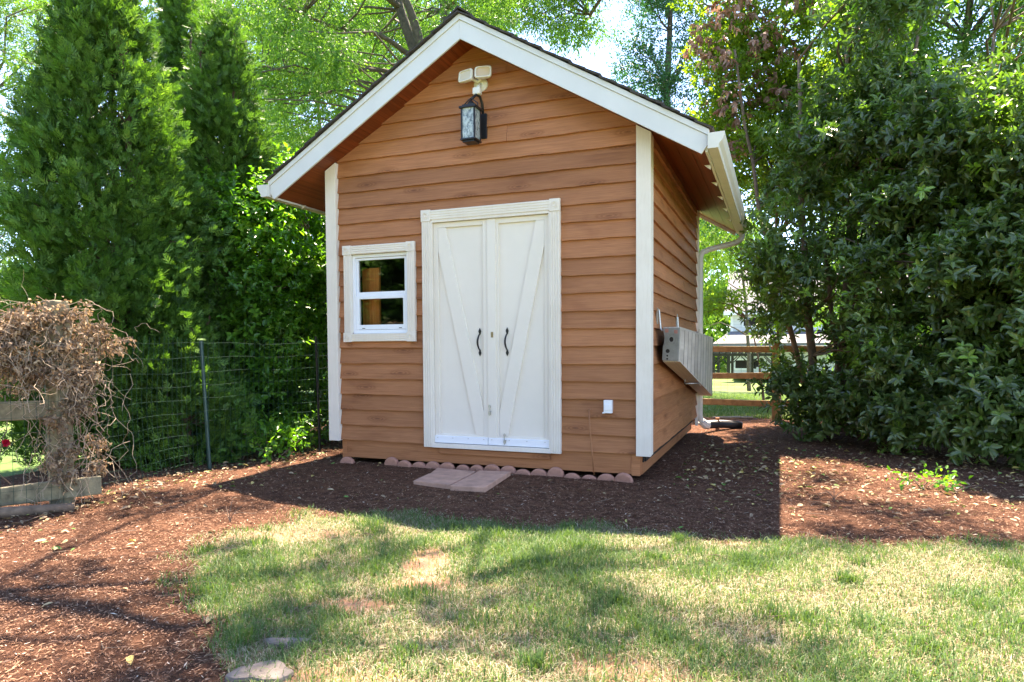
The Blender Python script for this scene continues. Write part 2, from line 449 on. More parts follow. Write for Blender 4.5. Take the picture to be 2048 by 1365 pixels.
def lap_wall(name, a0, a1, face, top, openings, mat, axis='x', sgn=-1):
    """lap boards along an axis; the lip of each board stands proud"""
    b = MB(); nb = 24
    for k in range(nb):
        z0 = Z0+k*E0; z1 = z0+E0+.02
        tone = random.random()
        # split by openings
        segs = [(a0, a1, z0, z1)]
        for (o0, o1, oz0, oz1) in openings:
            if z1-.02 > oz0 and z0 < oz1:
                ns = []
                if z0 < oz0-.01: ns.append((o0, o1, z0, oz0))
                if z1 > oz1+.03: ns.append((o0, o1, oz1, z1))
                for s0, s1, s2, s3 in segs:
                    if o1 <= s0 or o0 >= s1 or (s2, s3) != (z0, z1): ns.append((s0, s1, s2, s3)); continue
                    if o0 > s0: ns.append((s0, o0, z0, z1))
                    if o1 < s1: ns.append((o1, s1, z0, z1))
                segs = ns
        if random.random() < .4:      # a butt joint somewhere in a long run
            segs = [q for s_ in segs for q in ([(s_[0], s_[0]+(s_[1]-s_[0])*.6, *s_[2:]), (s_[0]+(s_[1]-s_[0])*.6+.003, *s_[1:])] if s_[1]-s_[0] > 1.6 else [s_])]
        for s0, s1, s2, s3 in segs:
            n = max(2, int((s1-s0)/.07)); A = np.linspace(s0, s1, n)
            vs_ = []; ok = []
            tn = tone if s0 == a0 else random.random()*.5+tone*.5
            for a in A:
                lim = top(a)
                w_ = .0022*math.sin(a*5+k*2.1)+.0015*math.sin(a*17+k*5)+.0012*math.sin(a*41+k)
                zz0 = s2+(w_ if s2 == z0 else 0); zz1 = min(s3, lim+.03)
                zz0 = min(zz0, lim+.03)
                out = .031+.0015*math.sin(a*9+k)
                fr = (zz1-zz0)/(E0+.02) if zz1 > zz0 else 0
                lip = face+sgn*out; up = face+sgn*(.002+(out-.002)*(1-fr)); lip = face+sgn*(out-(out-.002)*max(0, (s2-z0))/E0)
                for (f_, z_) in ((face-sgn*.03, zz0), (lip, zz0), (lip, zz0+min(.004, max(0, zz1-zz0))), (up, zz1), (face-sgn*.03, zz1)):
                    vs_.append((a, f_, z_) if axis == 'x' else (f_, a, z_))
                ok.append(zz1-zz0 > .001)
            fs = []
            for i in range(n-1):
                if not (ok[i] or ok[i+1]): continue
                for j in range(4): fs.append((i*5+j, (i+1)*5+j, (i+1)*5+j+1, i*5+j+1))
            if fs:
                fs.append((0, 1, 2, 3, 4)); fs.append(tuple((n-1)*5+j for j in (4, 3, 2, 1, 0)))
                b.add(vs_, fs, tn)
    return b.build(name, mat, shed)
lap_wall('front_wall', .0, W, .02, zs, [wnd, dor], M['siding'])
lap_wall('side_wall', .03, D, W-.022, lambda y: zs(W), [], M['siding_side'], 'y', 1)
lap_wall('side_wall', .03, D, .022, lambda y: zs(0), [], M['siding_side'], 'y', -1)
lap_wall('rear_wall', .0, W, D-.02, zs, [], M['siding'], 'x', 1)
# inner sheathing (dark) behind the boards, with the window left open
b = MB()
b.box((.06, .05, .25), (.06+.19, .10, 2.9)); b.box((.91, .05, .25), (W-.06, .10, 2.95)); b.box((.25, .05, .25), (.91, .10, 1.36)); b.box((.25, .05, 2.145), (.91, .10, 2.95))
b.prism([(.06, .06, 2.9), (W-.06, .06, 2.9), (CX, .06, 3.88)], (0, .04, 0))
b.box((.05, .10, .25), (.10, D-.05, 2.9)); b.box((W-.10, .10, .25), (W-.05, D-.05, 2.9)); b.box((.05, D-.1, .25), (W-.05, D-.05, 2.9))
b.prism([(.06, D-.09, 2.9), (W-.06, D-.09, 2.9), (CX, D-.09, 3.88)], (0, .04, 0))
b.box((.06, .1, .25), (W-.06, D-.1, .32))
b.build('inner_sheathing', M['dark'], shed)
# skirt boards
b = MB(); b.box((.16, .012, .150), (W-.075, .05, .33), .35); b.box((.10, .022, .13), (.155, .06, .328), .7)
b.box((W-.155, .004, .14), (W-.082, .04, .326), .8)
b.build('skirt_board', M['siding'], shed, .002)
b = MB(); b.box((W-.115, .045, .147), (W-.07, D-.03, .33), .4); b.build('skirt_board', M['siding_side'], shed, .002)
b = MB(); b.box((.115, .055, .147), (.16, D-.03, .33), .4); b.box((.2, D-.08, .147), (W-.2, D-.04, .33), .4); b.build('skirt_board', M['siding_side'], shed, .002)
b = MB(); b.box((1.20, -.012, .238), (2.29, .010, .288), .2); b.build('threshold_strip', M['siding'], shed, .003)
# corner trims
def trim(x0, x1, side):
    b = MB(); y0 = -.040
    zt0, zt1 = zs(x0)-.008, zs(x1)-.008
    b.prism([(x0, y0, .313), (x1, y0, .313), (x1, y0, zt1), (x0, y0, zt0)], (0, .056, 0))
    return b
t1 = trim(-.014, .107, -1); t1.build('corner_trim', M['white'], shed, .002)
t2 = trim(W-.107, W+.014, 1); t2.box((W-.022, .017, .318), (W+.014, .085, zs(W)-.02)); t2.build('corner_trim', M['white'], shed, .002)
b = MB(); b.box((W-.02, D-.09, .2), (W+.016, D+.02, zs(W)-.01)); b.box((W-.11, D+.001, .2), (W-.021, D+.02, zs(W)-.01)); b.build('corner_trim', M['white'], shed, .002)
b = MB(); b.box((-.006, D-.09, .2), (.02, D+.02, zs(0)-.01)); b.build('corner_trim', M['white'], shed, .002)
b = MB(); b.box((-.014, .018, .318), (.02, .085, zs(0)-.02)); b.build('corner_trim', M['white'], shed, .002)

# roof deck with soffit, fascia, shingles
def slope_slab(x0, x1, y0, y1, dz0, dz1):
    """both x on one side of the ridge; returns prism between soffit line + dz0 .. dz1"""
    return [(x0, y0, zs(x0)+dz0), (x1, y0, zs(x1)+dz0), (x1, y0, zs(x1)+dz1), (x0, y0, zs(x0)+dz1)], (0, y1-y0, 0)
for sg in (-1, 1):
    xe = CX+sg*(XE-.02)
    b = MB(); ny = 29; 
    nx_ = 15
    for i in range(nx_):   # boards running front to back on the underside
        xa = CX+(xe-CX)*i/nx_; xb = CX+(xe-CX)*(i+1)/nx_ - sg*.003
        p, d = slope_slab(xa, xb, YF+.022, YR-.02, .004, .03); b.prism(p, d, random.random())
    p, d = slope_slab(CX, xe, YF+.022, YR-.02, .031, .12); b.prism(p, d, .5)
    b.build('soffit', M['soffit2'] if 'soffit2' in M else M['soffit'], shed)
    # rake boards front and back: wide board and a proud upper strip
    for ya, yb, yc in ((YF, YF+.02, YF-.012), (YR-.02, YR, YR+.012)):
        xo = CX+sg*XE; b = MB()
        p = [(CX, ya, ZS-.042), (xo-sg*.045, ya, zs(xo-sg*.045)-.042), (xo, ya, zs(xo)+.045), (xo, ya, zs(xo)+.118), (CX, ya, ZS+.118)]
        b.prism(p, (0, yb-ya, 0))
        lo, hi = min(yc, ya), max(yc, yb)
        p = [(CX, lo, ZS+.119), (xo+sg*.012, lo, zs(xo+sg*.012)+.119), (xo+sg*.012, lo, zs(xo+sg*.012)+.166), (CX, lo, ZS+.166)]
        b.prism(p, (0, hi-lo, 0))
        b.build('rake_board', M['fascia'], shed, .002)
    b = MB(); xo = CX+sg*XE
    b.box((min(xo, xo-sg*.019), YF+.023, zs(xo)+.0), (max(xo, xo-sg*.019), YR-.023, zs(xo)+.12)); b.build('eave_fascia', M['gutter'], shed)
    # shingles: courses with ragged cut edges
    b = MB(); nrow = 17
    L_ = (XE+.03)
    for r in range(nrow):
        xa = CX+sg*L_*(r)/nrow; xb = CX+sg*(L_*(r+1)/nrow+.015)
        y = YF-.03
        while y < YR+.03:
            w_ = .3; y2 = min(YR+.03, y+w_-(0 if y > YF else random.random()*.15))
            j = random.random()*.006; e = (-random.random()*.014 if y < YF-.02 else 0)
            z = .168+.004*(r % 2)
            pp = [(xa, y+e, zs(xa)+z), (xb, y+e, zs(xb)+z+.012), (xb, y+e, zs(xb)+z+.026+j), (xa, y+e, zs(xa)+z+.012+j)]
            b.prism(pp, (0, y2-y-e-.003, 0), random.random()); y = y2
    b.build('shingle_roof', M['shingle'], shed)
b = MB(); y = YF-.035
while y < YR:
    b.prism([(CX-.13, y, zs(CX-.13)+.195), (CX, y, ZS+.205), (CX+.13, y, zs(CX+.13)+.195), (CX+.13, y, zs(CX+.13)+.205), (CX, y, ZS+.222+random.random()*.006), (CX-.13, y, zs(CX-.13)+.205)], (0, .24, 0)); y += .2
b.build('ridge_cap', M['shingle'], shed)
# gutters: K profile
def gutter(sg):
    xo = CX+sg*(XE+.004); zt = zs(CX+sg*XE)+.125
    prof = [(0, 0), (0, -.115), (.075, -.115), (.082, -.085), (.105, -.06), (.122, -.018), (.122, .0), (.108, .0), (.108, -.012), (.116, -.012), (.098, -.058), (.074, -.08), (.07, -.108), (.007, -.108), (.007, 0)]
    b = MB(); y0, y1 = YF-.035, YR+.02; n = len(prof)
    vs_ = [(xo+sg*p, y0, zt+q) for p, q in prof]+[(xo+sg*p, y1, zt+q-.02) for p, q in prof]
    b.add(vs_, [(i, (i+1) % n, n+(i+1) % n, n+i) for i in range(n)])
    cap = [(0, -.001), (0, -.116), (.076, -.116), (.083, -.086), (.106, -.061), (.1235, -.019), (.1235, .001)]
    for yy, dz in ((y0-.002, 0), (y1, -.02)):
        b.prism([(xo+sg*p, yy, zt+q+dz) for p, q in cap], (0, .002, 0))
    g = b.build('gutter', M['gutter'], shed, .001)
    for i in range(5):
        yy = YF+.45+i*.62; q = MB()
        q.prism([(xo-sg*.022, yy, zt-.118), (xo-sg*.022, yy, zt-.155), (xo-sg*.075, yy, zt-.115)], (0, .004, 0)); q.build('bracket', M['gutter'], g)
    return xo, zt
gutter(-1); xo, zt = gutter(1)
# downspout
b = MB()
pts = [(xo+.05, YR-.09, zt-.12), (xo+.05, YR-.09, zt-.17), (xo+.03, YR-.105, zt-.215), (xo-.02, YR-.125, zt-.25), (xo-.09, YR-.14, zt-.27), (W+.14, D+.04, zt-.34), (W+.06, D-.01, zt-.38), (W+.035, D-.02, zt-.44), (W+.035, D-.02, 1.6), (W+.035, D-.02, .33), (W+.05, D+.0, .26), (W+.10, D+.04, .21)]
b.tube(pts, .036, 10); b.build('downspout', M['gutter'], shed, smooth=True)

# ------- door
def fluted(b, x0, x1, z0, z1, y, dep, vert):
    """casing board with raised flutes"""
    b.box((x0, y, z0), (x1, y+dep, z1)); n = 4
    for i in range(n):
        t0 = (i+.22)/n; t1 = (i+.78)/n
        if vert: b.box((x0+(x1-x0)*t0, y-.005, z0+.002), (x0+(x1-x0)*t1, y+.001, z1-.002))
        else: b.box((x0+.002, y-.005, z0+(z1-z0)*t0), (x1-.002, y+.001, z0+(z1-z0)*t1))
def rosette(b, x0, x1, z0, z1, y):
    b.box((x0, y-.010, z0), (x1, y+.02, z1)); cx, cz = (x0+x1)/2, (z0+z1)/2; r = (x1-x0)*.34
    for rr, d in ((r, .004), (r*.55, .006)):
        n = 20; ring = []
        for i in range(n):
            a = 2*math.pi*i/n; ring.append((cx+rr*math.cos(a), cz+rr*math.sin(a), cx+rr*.8*math.cos(a), cz+rr*.8*math.sin(a)))
        vs_ = []
        for (a_, b_, c_, d_) in ring: vs_ += [(a_, y-.0101, b_), (a_, y-.010-d, b_), (c_, y-.010-d, d_), (c_, y-.0101, d_)]
        fs = []
        for i in range(n):
            j = (i+1) % n
            for q in range(3): fs.append((i*4+q, j*4+q, j*4+q+1, i*4+q+1))
        b.add(vs_, fs)
yc = -.040
dx0, dx1, dz0, dz1 = 1.055, 2.395, .298, 2.498
b = MB(); cw = .088
fluted(b, dx0, dx0+cw, dz0, dz1-.105, yc, .04, True); fluted(b, dx1-cw, dx1, dz0, dz1-.105, yc, .04, True)
fluted(b, dx0+cw, dx1-cw, dz1-.096, dz1-.006, yc, .04, False)
for x in (dx0-.003, dx1-cw-.003): rosette(b, x, x+cw+.006, dz1-.105, dz1, yc)
b.box((dx0+cw, yc-.004, dz0), (dx1-cw, yc+.07, dz0+.040))
# jambs
b.box((dx0+cw-.001, yc+.003, dz0+.04), (dx0+cw+.016, .09, dz1-.10)); b.box((dx1-cw-.016, yc+.003, dz0+.04), (dx1-cw+.001, .09, dz1-.10)); b.box((dx0+cw+.016, yc+.003, dz1-.118), (dx1-cw-.016, .09, dz1-.096))
df = b.build('door_frame', M['white'], shed, .0012)
ix0, ix1, iz0, iz1 = dx0+cw+.018, dx1-cw-.018, dz0+.075, dz1-.121
xm0, xm1 = 1.700, 1.785
def leaf(x0, x1, flip, strip):
    b = MB(); y = .014
    b.box((x0, y, iz0), (x1, y+.035, iz1))
    s = .045; yy = y-.020
    b.box((x0, yy, iz0), (x0+s, y, iz1)); b.box((x1-s, yy, iz0), (x1, y, iz1))
    b.box((x0+s, yy, iz1-s), (x1-s, y, iz1)); b.box((x0+s, yy, iz0), (x1-s, y, iz0+.05))
    # long diagonal brace
    w_ = .078; xa, xb = x0+s+.002, x1-s-.002; za, zb = iz0+.051, iz1-s-.001
    if not flip: p = [(xb-w_, yy+.002, za), (xb, yy+.002, za), (xb, yy+.002, za+.22), (xa+w_, yy+.002, zb), (xa, yy+.002, zb), (xa, yy+.002, zb-.22)]
    else: p = [(xa, yy+.002, za), (xa+w_, yy+.002, za), (xb, yy+.002, zb-.22), (xb, yy+.002, zb), (xb-w_, yy+.002, zb), (xa, yy+.002, za+.22)]
    b.prism(p, (0, .0185, 0))
    d = b.build('door', M['door'], shed, .0015)
    return d
dl = leaf(ix0, xm0+.002, False, 1); dr = leaf(xm1-.02, ix1, True, 1)
b = MB(); b.box((xm0+.004, -.018, iz0), (xm1, .0, iz1)); b.build('astragal', M['door'], dr, .002)
for d, x0, x1 in ((dl, ix0, xm0), (dr, xm0+.006, ix1)):
    b = MB(); b.box((x0, -.022, iz0-.03), (x1, .0, iz0+.035)); b.build('kick_strip', M['vinyl'], d, .002)
    for i in range(4):
        b = MB(); xx = x0+(x1-x0)*(.06+.29*i); b.tube([(xx, -.0245, iz0+.018), (xx, -.021, iz0+.018)], .004, 8)
        b.build('screw', M['steel'], d)
def handle(x, d, bend):
    b = MB(); zc = 1.275; y0 = .012
    pts = []
    for i in range(13):
        t = i/12; pts.append((x+.006*math.sin(t*math.pi)*bend, y0-.006-.038*math.sin(t*math.pi)**.8, zc-.075+.15*t))
    b.tube(pts, [.0065+.003*math.sin(math.pi*i/12) for i in range(13)], 8)
    for s in (-1, 1):   # spade-shaped ends
        zz = zc+s*.098
        p = [(x, y0-.006, zz+s*.032), (x+.010, y0-.006, zz+s*.012), (x+.014, y0-.006, zz), (x+.009, y0-.006, zz-s*.014), (x+.006, y0-.006, zz-s*.03), (x-.006, y0-.006, zz-s*.03), (x-.009, y0-.006, zz-s*.014), (x-.014, y0-.006, zz), (x-.010, y0-.006, zz+s*.012)]
        b.prism(p, (0, .006, 0))
        b.tube([(x, y0-.009, zz), (x, y0-.005, zz)], .004, 8)
    b.build('handle', M['black'], d, .001, smooth=False)
handle(1.617, dl, -1); handle(1.885, dr, -1)
b = MB(); b.box((1.738, -.022, 1.315), (1.76, -.0175, 1.365)); b.tube([(1.749, -.028, 1.345), (1.749, -.02, 1.345)], .007, 10); b.build('lock', M['brass'], dr, .001)
for x, z, y in ((1.722, .66, -.023), (1.868, .405, -.028)):
    b = MB(); b.box((x-.012, y, z-.042), (x+.012, y+.004, z-.012)); b.box((x-.012, y, z+.022), (x+.012, y+.004, z+.042)); b.tube([(x, y-.006, z-.05), (x, y-.006, z+.05)], .005, 8); b.tube([(x, y-.006, z-.01), (x+.02, y-.012, z-.01)], .004, 6)
    b.build('bolt', M['steel'], dr, .0005)

# ------- window
wx0, wx1, wz0, wz1 = .181, .978, 1.288, 2.222
b = MB(); cw = .085
fluted(b, wx0+.006, wx0+cw, wz0+.09, wz1-.09, yc, .04, True); fluted(b, wx1-cw, wx1-.006, wz0+.09, wz1-.09, yc, .04, True)
fluted(b, wx0+cw, wx1-cw, wz1-.086, wz1-.004, yc, .04, False); fluted(b, wx0+cw, wx1-cw, wz0+.004, wz0+.08, yc, .04, False)
for x in (wx0, wx1-cw-.005):
    for z in (wz0, wz1-.09): rosette(b, x, x+cw+.005, z, z+.09, yc)
win = b.build('window', M['white'], shed, .0012)
def frame(b, x0, x1, z0, z1, s, y0, y1, sb=None, st=None):
    sb = sb or s; st = st or s
    b.box((x0, y0, z0), (x0+s, y1, z1)); b.box((x1-s, y0, z0), (x1, y1, z1)); b.box((x0+s, y0, z0), (x1-s, y1, z0+sb)); b.box((x0+s, y0, z1-st), (x1-s, y1, z1))
b = MB(); frame(b, wx0+cw+.001, wx1-cw-.001, wz0+.082, wz1-.088, .030, -.004, .055, .035, .03)
b.build('window_frame', M['vinyl'], win, .002)
gx0, gx1 = wx0+cw+.033, wx1-cw-.033; zmid = 1.745
b = MB(); frame(b, gx0, gx1, zmid-.01, wz1-.120, .022, .012, .045, .036, .022); up = b.build('upper_sash', M['vinyl'], win, .002)
b = MB(); frame(b, gx0, gx1, wz0+.120, zmid-.0115, .034, -.0, .035, .045, .03); lo_ = b.build('lower_sash', M['vinyl'], win, .002)
b = MB(); b.box((gx0+.02, .028, zmid+.02), (gx1-.02, .032, wz1-.135)); b.build('pane', M['glass'], up)
b = MB(); b.box((gx0+.03, .018, wz0+.15), (gx1-.03, .022, zmid-.035)); b.build('pane', M['glass'], lo_)
for x in (gx0+.07, gx1-.08): b = MB(); b.box((x, -.004, wz0+.128), (x+.03, .0, wz0+.134)); b.build('vent_latch', M['black'], lo_)
# planks standing just inside the window
for x0, x1, y0, lab, tn in ((.262, .34, .17, 'narrow orange plank, left of the two seen through the shed window', .2), (.36, .475, .14, 'wider orange plank, right of the two seen through the shed window', .8)):
    b = MB(); b.box((x0, y0, .325), (x1, y0+.03, 2.02), tn); o = b.build('plank', M['plank'], None, .002); tag(o, lab, 'plank', 'planks stored inside the shed')

# ------- wall lantern
lx, ly = 1.560, -.165
lan = empty('wall_lantern', (1.60, 0, 3.1), 'black carriage lantern with wavy glass on gable below the floodlight', 'lantern')
b = MB(); b.box((1.585, -.022, 3.12), (1.645, .004, 3.34)); b.build('back_plate', M['black'], lan, .003)
hw = .066; zb, ztop = 3.075, 3.335; y0, y1 = ly-hw, ly+hw
b = MB()
for sx in (-1, 1):
    for sy in (-1, 1):
        xx = lx+sx*(hw-.006); yy = ly+sy*(hw-.006); b.box((xx-.007, yy-.007, zb), (xx+.007, yy+.007, ztop))
b.box((lx-hw-.006, y0-.006, zb-.014), (lx+hw+.006, y1+.006, zb)); b.box((lx-hw+.01, y0+.01, zb-.03), (lx+hw-.01, y1-.01, zb-.014))
b.box((lx-hw-.014, y0-.014, ztop), (lx+hw+.014, y1+.014, ztop+.016)); b.box((lx-hw+.008, y0+.008, ztop+.016), (lx+hw-.008, y1-.008, ztop+.034))
b.tube([(lx, ly, ztop+.034), (lx, ly, ztop+.05), (lx, ly, ztop+.07), (lx, ly, ztop+.085)], [.03, .034, .02, .006], 14)
cage = b.build('cage', M['black'], lan, .0015)
b = MB()
g = hw-.008
b.box((lx-g, y0+.006, zb), (lx+g, y0+.009, ztop)); b.box((lx-g, y1-.009, zb), (lx+g, y1-.006, ztop)); b.box((lx-hw+.006, ly-g, zb), (lx-hw+.009, ly+g, ztop)); b.box((lx+hw-.009, ly-g, zb), (lx+hw-.006, ly+g, ztop))
b.build('glass_pane', M['lglass'], cage)
b = MB()
for s in (-1, 1):
    b.tube([(lx+s*(hw-.0), ly, ztop+.016), (lx+s*(hw-.0), ly, ztop+.05), (lx+s*.03, ly, ztop+.08), (lx, ly, ztop+.1)], .0055, 6)
b.build('bail', M['black'], lan, smooth=True)
b = MB(); b.tube([(1.61, -.01, 3.33), (1.61, -.03, 3.42), (1.605, -.07, 3.475), (1.59, -.12, 3.475), (1.575, -.155, 3.44), (lx+.002, ly, ztop+.09)], .012, 10); b.build('arm', M['black'], lan, smooth=True)

# ------- floodlight
fl = empty('motion_floodlight', (1.6, 0, 3.65), 'white twin-head motion floodlight mounted under the gable peak above lantern', 'floodlight')
b = MB(); b.tube([(1.61, .0, 3.655), (1.61, -.02, 3.655), (1.61, -.035, 3.655)], [.066, .064, .03], 20); b.build('mount_plate', M['lightwhite'], fl, smooth=False)
def head(cx, cy, cz, hw, hh, yaw, tilt, lens):
    b = MB(); n = 24; rings = []
    prof = [(1.0, 0), (1.06, .006), (1.05, .02), (.8, .055), (.45, .075)]
    def pt(s, yoff, i):
        a = 2*math.pi*i/n; c, s_ = math.cos(a), math.sin(a)
        e = .35; X = hw*s*math.copysign(abs(c)**e, c); Zz = hh*s*math.copysign(abs(s_)**e, s_); Y = yoff
        Y2 = Y*math.cos(tilt)-Zz*math.sin(tilt); Z2 = Y*math.sin(tilt)+Zz*math.cos(tilt)
        return (cx+X*math.cos(yaw)-Y2*math.sin(yaw), cy+X*math.sin(yaw)+Y2*math.cos(yaw), cz+Z2)
    vs_ = [pt(s, y, i) for s, y in prof for i in range(n)]; fs = []
    for k in range(len(prof)-1):
        for i in range(n): j = (i+1) % n; fs.append((k*n+i, k*n+j, (k+1)*n+j, (k+1)*n+i))
    fs.append(tuple((len(prof)-1)*n+i for i in range(n)))
    # inner rim recess
    m = len(vs_); vs_ += [pt(.88, .0, i) for i in range(n)]+[pt(.85, .012, i) for i in range(n)]
    for i in range(n): j = (i+1) % n; fs += [(i, j, m+j, m+i), (m+i, m+j, m+n+j, m+n+i)]
    b.add(vs_, fs); h = b.build('lamp_head', M['lightwhite'], fl)
    b = MB(); b.add([pt(.85, .012, i) for i in range(n)], [tuple(range(n))]); b.build('lens', lens, h)
head(1.508, -.13, 3.712, .072, .05, R(-14), R(-8), M['lens']); head(1.682, -.13, 3.72, .072, .05, R(10), R(-10), M['lens2'])
b = MB(); b.tube([(1.545, -.07, 3.70), (1.60, -.04, 3.67), (1.645, -.07, 3.70)], .017, 10); b.tube([(1.61, -.03, 3.65), (1.612, -.07, 3.615), (1.612, -.085, 3.59)], .016, 10); b.build('swivel_arm', M['lightwhite'], fl, smooth=True)
b = MB(); b.box((1.575, -.125, 3.535), (1.65, -.07, 3.60)); b.build('motion_sensor', M['lightwhite'], fl, .012)

lan.location += Vector((.065, 0, -.03)); fl.location += Vector((.045, 0, -.085))
# ------- small things on the wall
b = MB(); b.box((2.778, -.045, .665), (2.848, .004, .775)); b.box((2.782, -.051, .69), (2.844, -.044, .742)); b.tube([(2.812, -.047, .762), (2.812, -.043, .762)], .006, 8)
b.box((2.765, -.04, .662), (2.79, .002, .672))
tag(b.build('outlet_cover', M['vinyl'], None, .004), 'small white outlet cover on siding right of the doors', 'outlet')
p = [px(1178, 820, y=-.035), px(1180, 860, y=-.04), px(1184, 905, y=-.05), px(1188, 950, y=-.07)]
b = MB(); b.tube([p[0]+np.array([0, .02, 0])]+p, .0055, 8); b.tube([p[0]+np.array([-.012, 0, 0]), p[0]+np.array([.012, 0, .004])], .006, 6)
tag(b.build('ground_rod', M['copper'], None, smooth=True), 'thin copper coloured rod leaning against siding beside the outlet cover', 'rod')

# ------- slatted ramp hung on the side wall
rp = empty('folding_ramp', (3.29, 1.8, 1.0), 'weathered slatted folding ramp with grey end plate, hung on side wall of shed', 'ramp')
xa, xb = 3.215, 3.36; ya, yb = .30, 3.35
n1t, n1b = 1.385, 1.095; f1t, f1b = 1.335, .60
b = MB()
pl = [(xa, ya, n1t), (xb, ya, n1t+.0), (xb-.015, ya, n1b), (xa-.005, ya, n1b+.01), (xa, ya, n1b+.12), (xa+.018, ya, n1b+.19)]
b.prism(pl, (0, .03, 0)); ep = b.build('end_plate', M['plate'], rp, .003)
def ring(cx, cz, r0, r1, y, mat, nm, dep=.004, arc=1.0):
    b = MB(); n = 28; vs_ = []; fs = []
    for i in range(n):
        a = 2*math.pi*i/n
        for rr, yy in ((r1, y), (r1, y-dep), (r0, y-dep), (r0, y)): vs_.append((cx+rr*math.cos(a)*.8, yy, cz+rr*math.sin(a)))
    for i in range(n):
        j = (i+1) % n
        for q in range(4): fs.append((i*4+q, j*4+q, j*4+(q+1) % 4, i*4+(q+1) % 4))
    b.add(vs_, fs); b.build(nm, mat, ep)
ring(3.290, 1.285, .022, .034, ya-.0003, M['plate'], 'ring', .008); ring(3.290, 1.285, .046, .054, ya-.0003, M['plate'], 'ring', .006); ring(3.290, 1.27, .07, .076, ya-.0003, M['plate'], 'ring', .005)
for (cx, cz, r) in ((3.29, 1.285, .021), (3.258, 1.185, .017), (3.255, 1.145, .008), (3.254, 1.118, .008)):
    b = MB(); b.tube([(cx, ya-.0015, cz), (cx, ya+.002, cz)], r, 18); b.build('hole', M['dark'], ep)
for xx, z in ((3.235, 1.345), (3.312, 1.335)): b = MB(); b.box((xx, ya-.003, z), (xx+.03, ya, z+.03)); b.build('marking', M['redplastic'], ep, .006)
b = MB(); ns = 11
for i in range(ns):
    y0 = ya+.035+(yb-ya-.035)*i/ns; y1 = ya+.035+(yb-ya-.035)*(i+.84)/ns
    def zz(y, top): t = (y-ya)/(yb-ya); return (n1t+(f1t-n1t)*t-.012) if top else (n1b+(f1b-n1b)*t+.01)
    o_ = 0
    b.prism([(xb-.02, y0, zz(y0, 0)), (xb-.02, y1, zz(y1, 0)), (xb-.02+.012, y1, zz(y1, 1)), (xb-.02+.012, y0, zz(y0, 1))], (.016+o_, 0, 0), random.random())
b.build('slat_panel', M['alu'], rp, .002)
for i in range(ns):
    b = MB(); y0 = ya+.035+(yb-ya-.035)*(i+.845)/ns; y1 = ya+.035+(yb-ya-.035)*(i+.995)/ns
    b.prism([(xb-.02, y0, zz(y0, 0)), (xb-.02, y1, zz(y1, 0)), (xb-.008, y1, zz(y1, 1)), (xb-.008, y0, zz(y0, 1))], (.014, 0, 0)); b.build('slat_gap_shade', M['gap_shade'], rp)  # nearly flush dark strips, painted as the shade of open gaps between slats

b = MB()
b.prism([(xa, ya+.03, n1t-.01), (xb, ya+.03, n1t-.01), (xb, ya+.03, n1t+.008), (xa, ya+.03, n1t+.008)], (0, yb-ya-.03, f1t-n1t))
b.prism([(xa, ya+.03, n1b-.004), (xb, ya+.03, n1b-.004), (xb, ya+.03, n1b+.006), (xa, ya+.03, n1b+.006)], (0, yb-ya-.03, f1b-n1b))
b.prism([(xa, yb-.001, f1b-.004), (xb, yb-.001, f1b-.004), (xb, yb-.001, f1t+.008), (xa, yb-.001, f1t+.008)], (0, .02, 0))
b.build('side_rail', M['alu'], rp, .002)
b = MB(); b.prism([(xb-.05, ya+.03, n1b+.008), (xb-.05, yb, f1b+.008), (xb-.05, yb, f1t-.012), (xb-.05, ya+.03, n1t-.012)], (.02, 0, 0)); b.build('backing', M['dark'], rp)  # coloured dark as the shade behind the slats
b = MB(); ym = 1.7; zm = n1b+(f1b-n1b)*(ym-ya)/(yb-ya)
b.tube([(xa+.03, ym-.1, zm-.03), (xb, ym, zm-.03), (xb, ym+.25, zm-.07)], .008, 6); b.tube([(xa+.02, ym-.1, zm-.03), (xa+.03, ym-.1, zm+.02)], .006, 6); b.build('latch_bar', M['steel'], rp, smooth=True)
for y in (.34, 1.55):
    hk = MB(); hk.tube([(W+.012, y, 1.53), (W+.02, y, 1.40), (W+.05, y, 1.37), (xb+.02, y, 1.37), (xb+.03, y, 1.40)] if y > 1 else [(W+.02, y-.01, 1.545), (W+.035, y-.01, 1.38), (W+.05, y-.01, 1.36)], .009, 8)
    hk.box((W-.002, y-.015, 1.42), (W+.012, y+.015, 1.56))
    tag(hk.build('wall_hook', M['steel'], None, .001), 'pale steel hook on side wall holding the ' + ('near' if y < 1 else 'middle') + ' part of ramp', 'hook', 'hooks that hold the ramp')

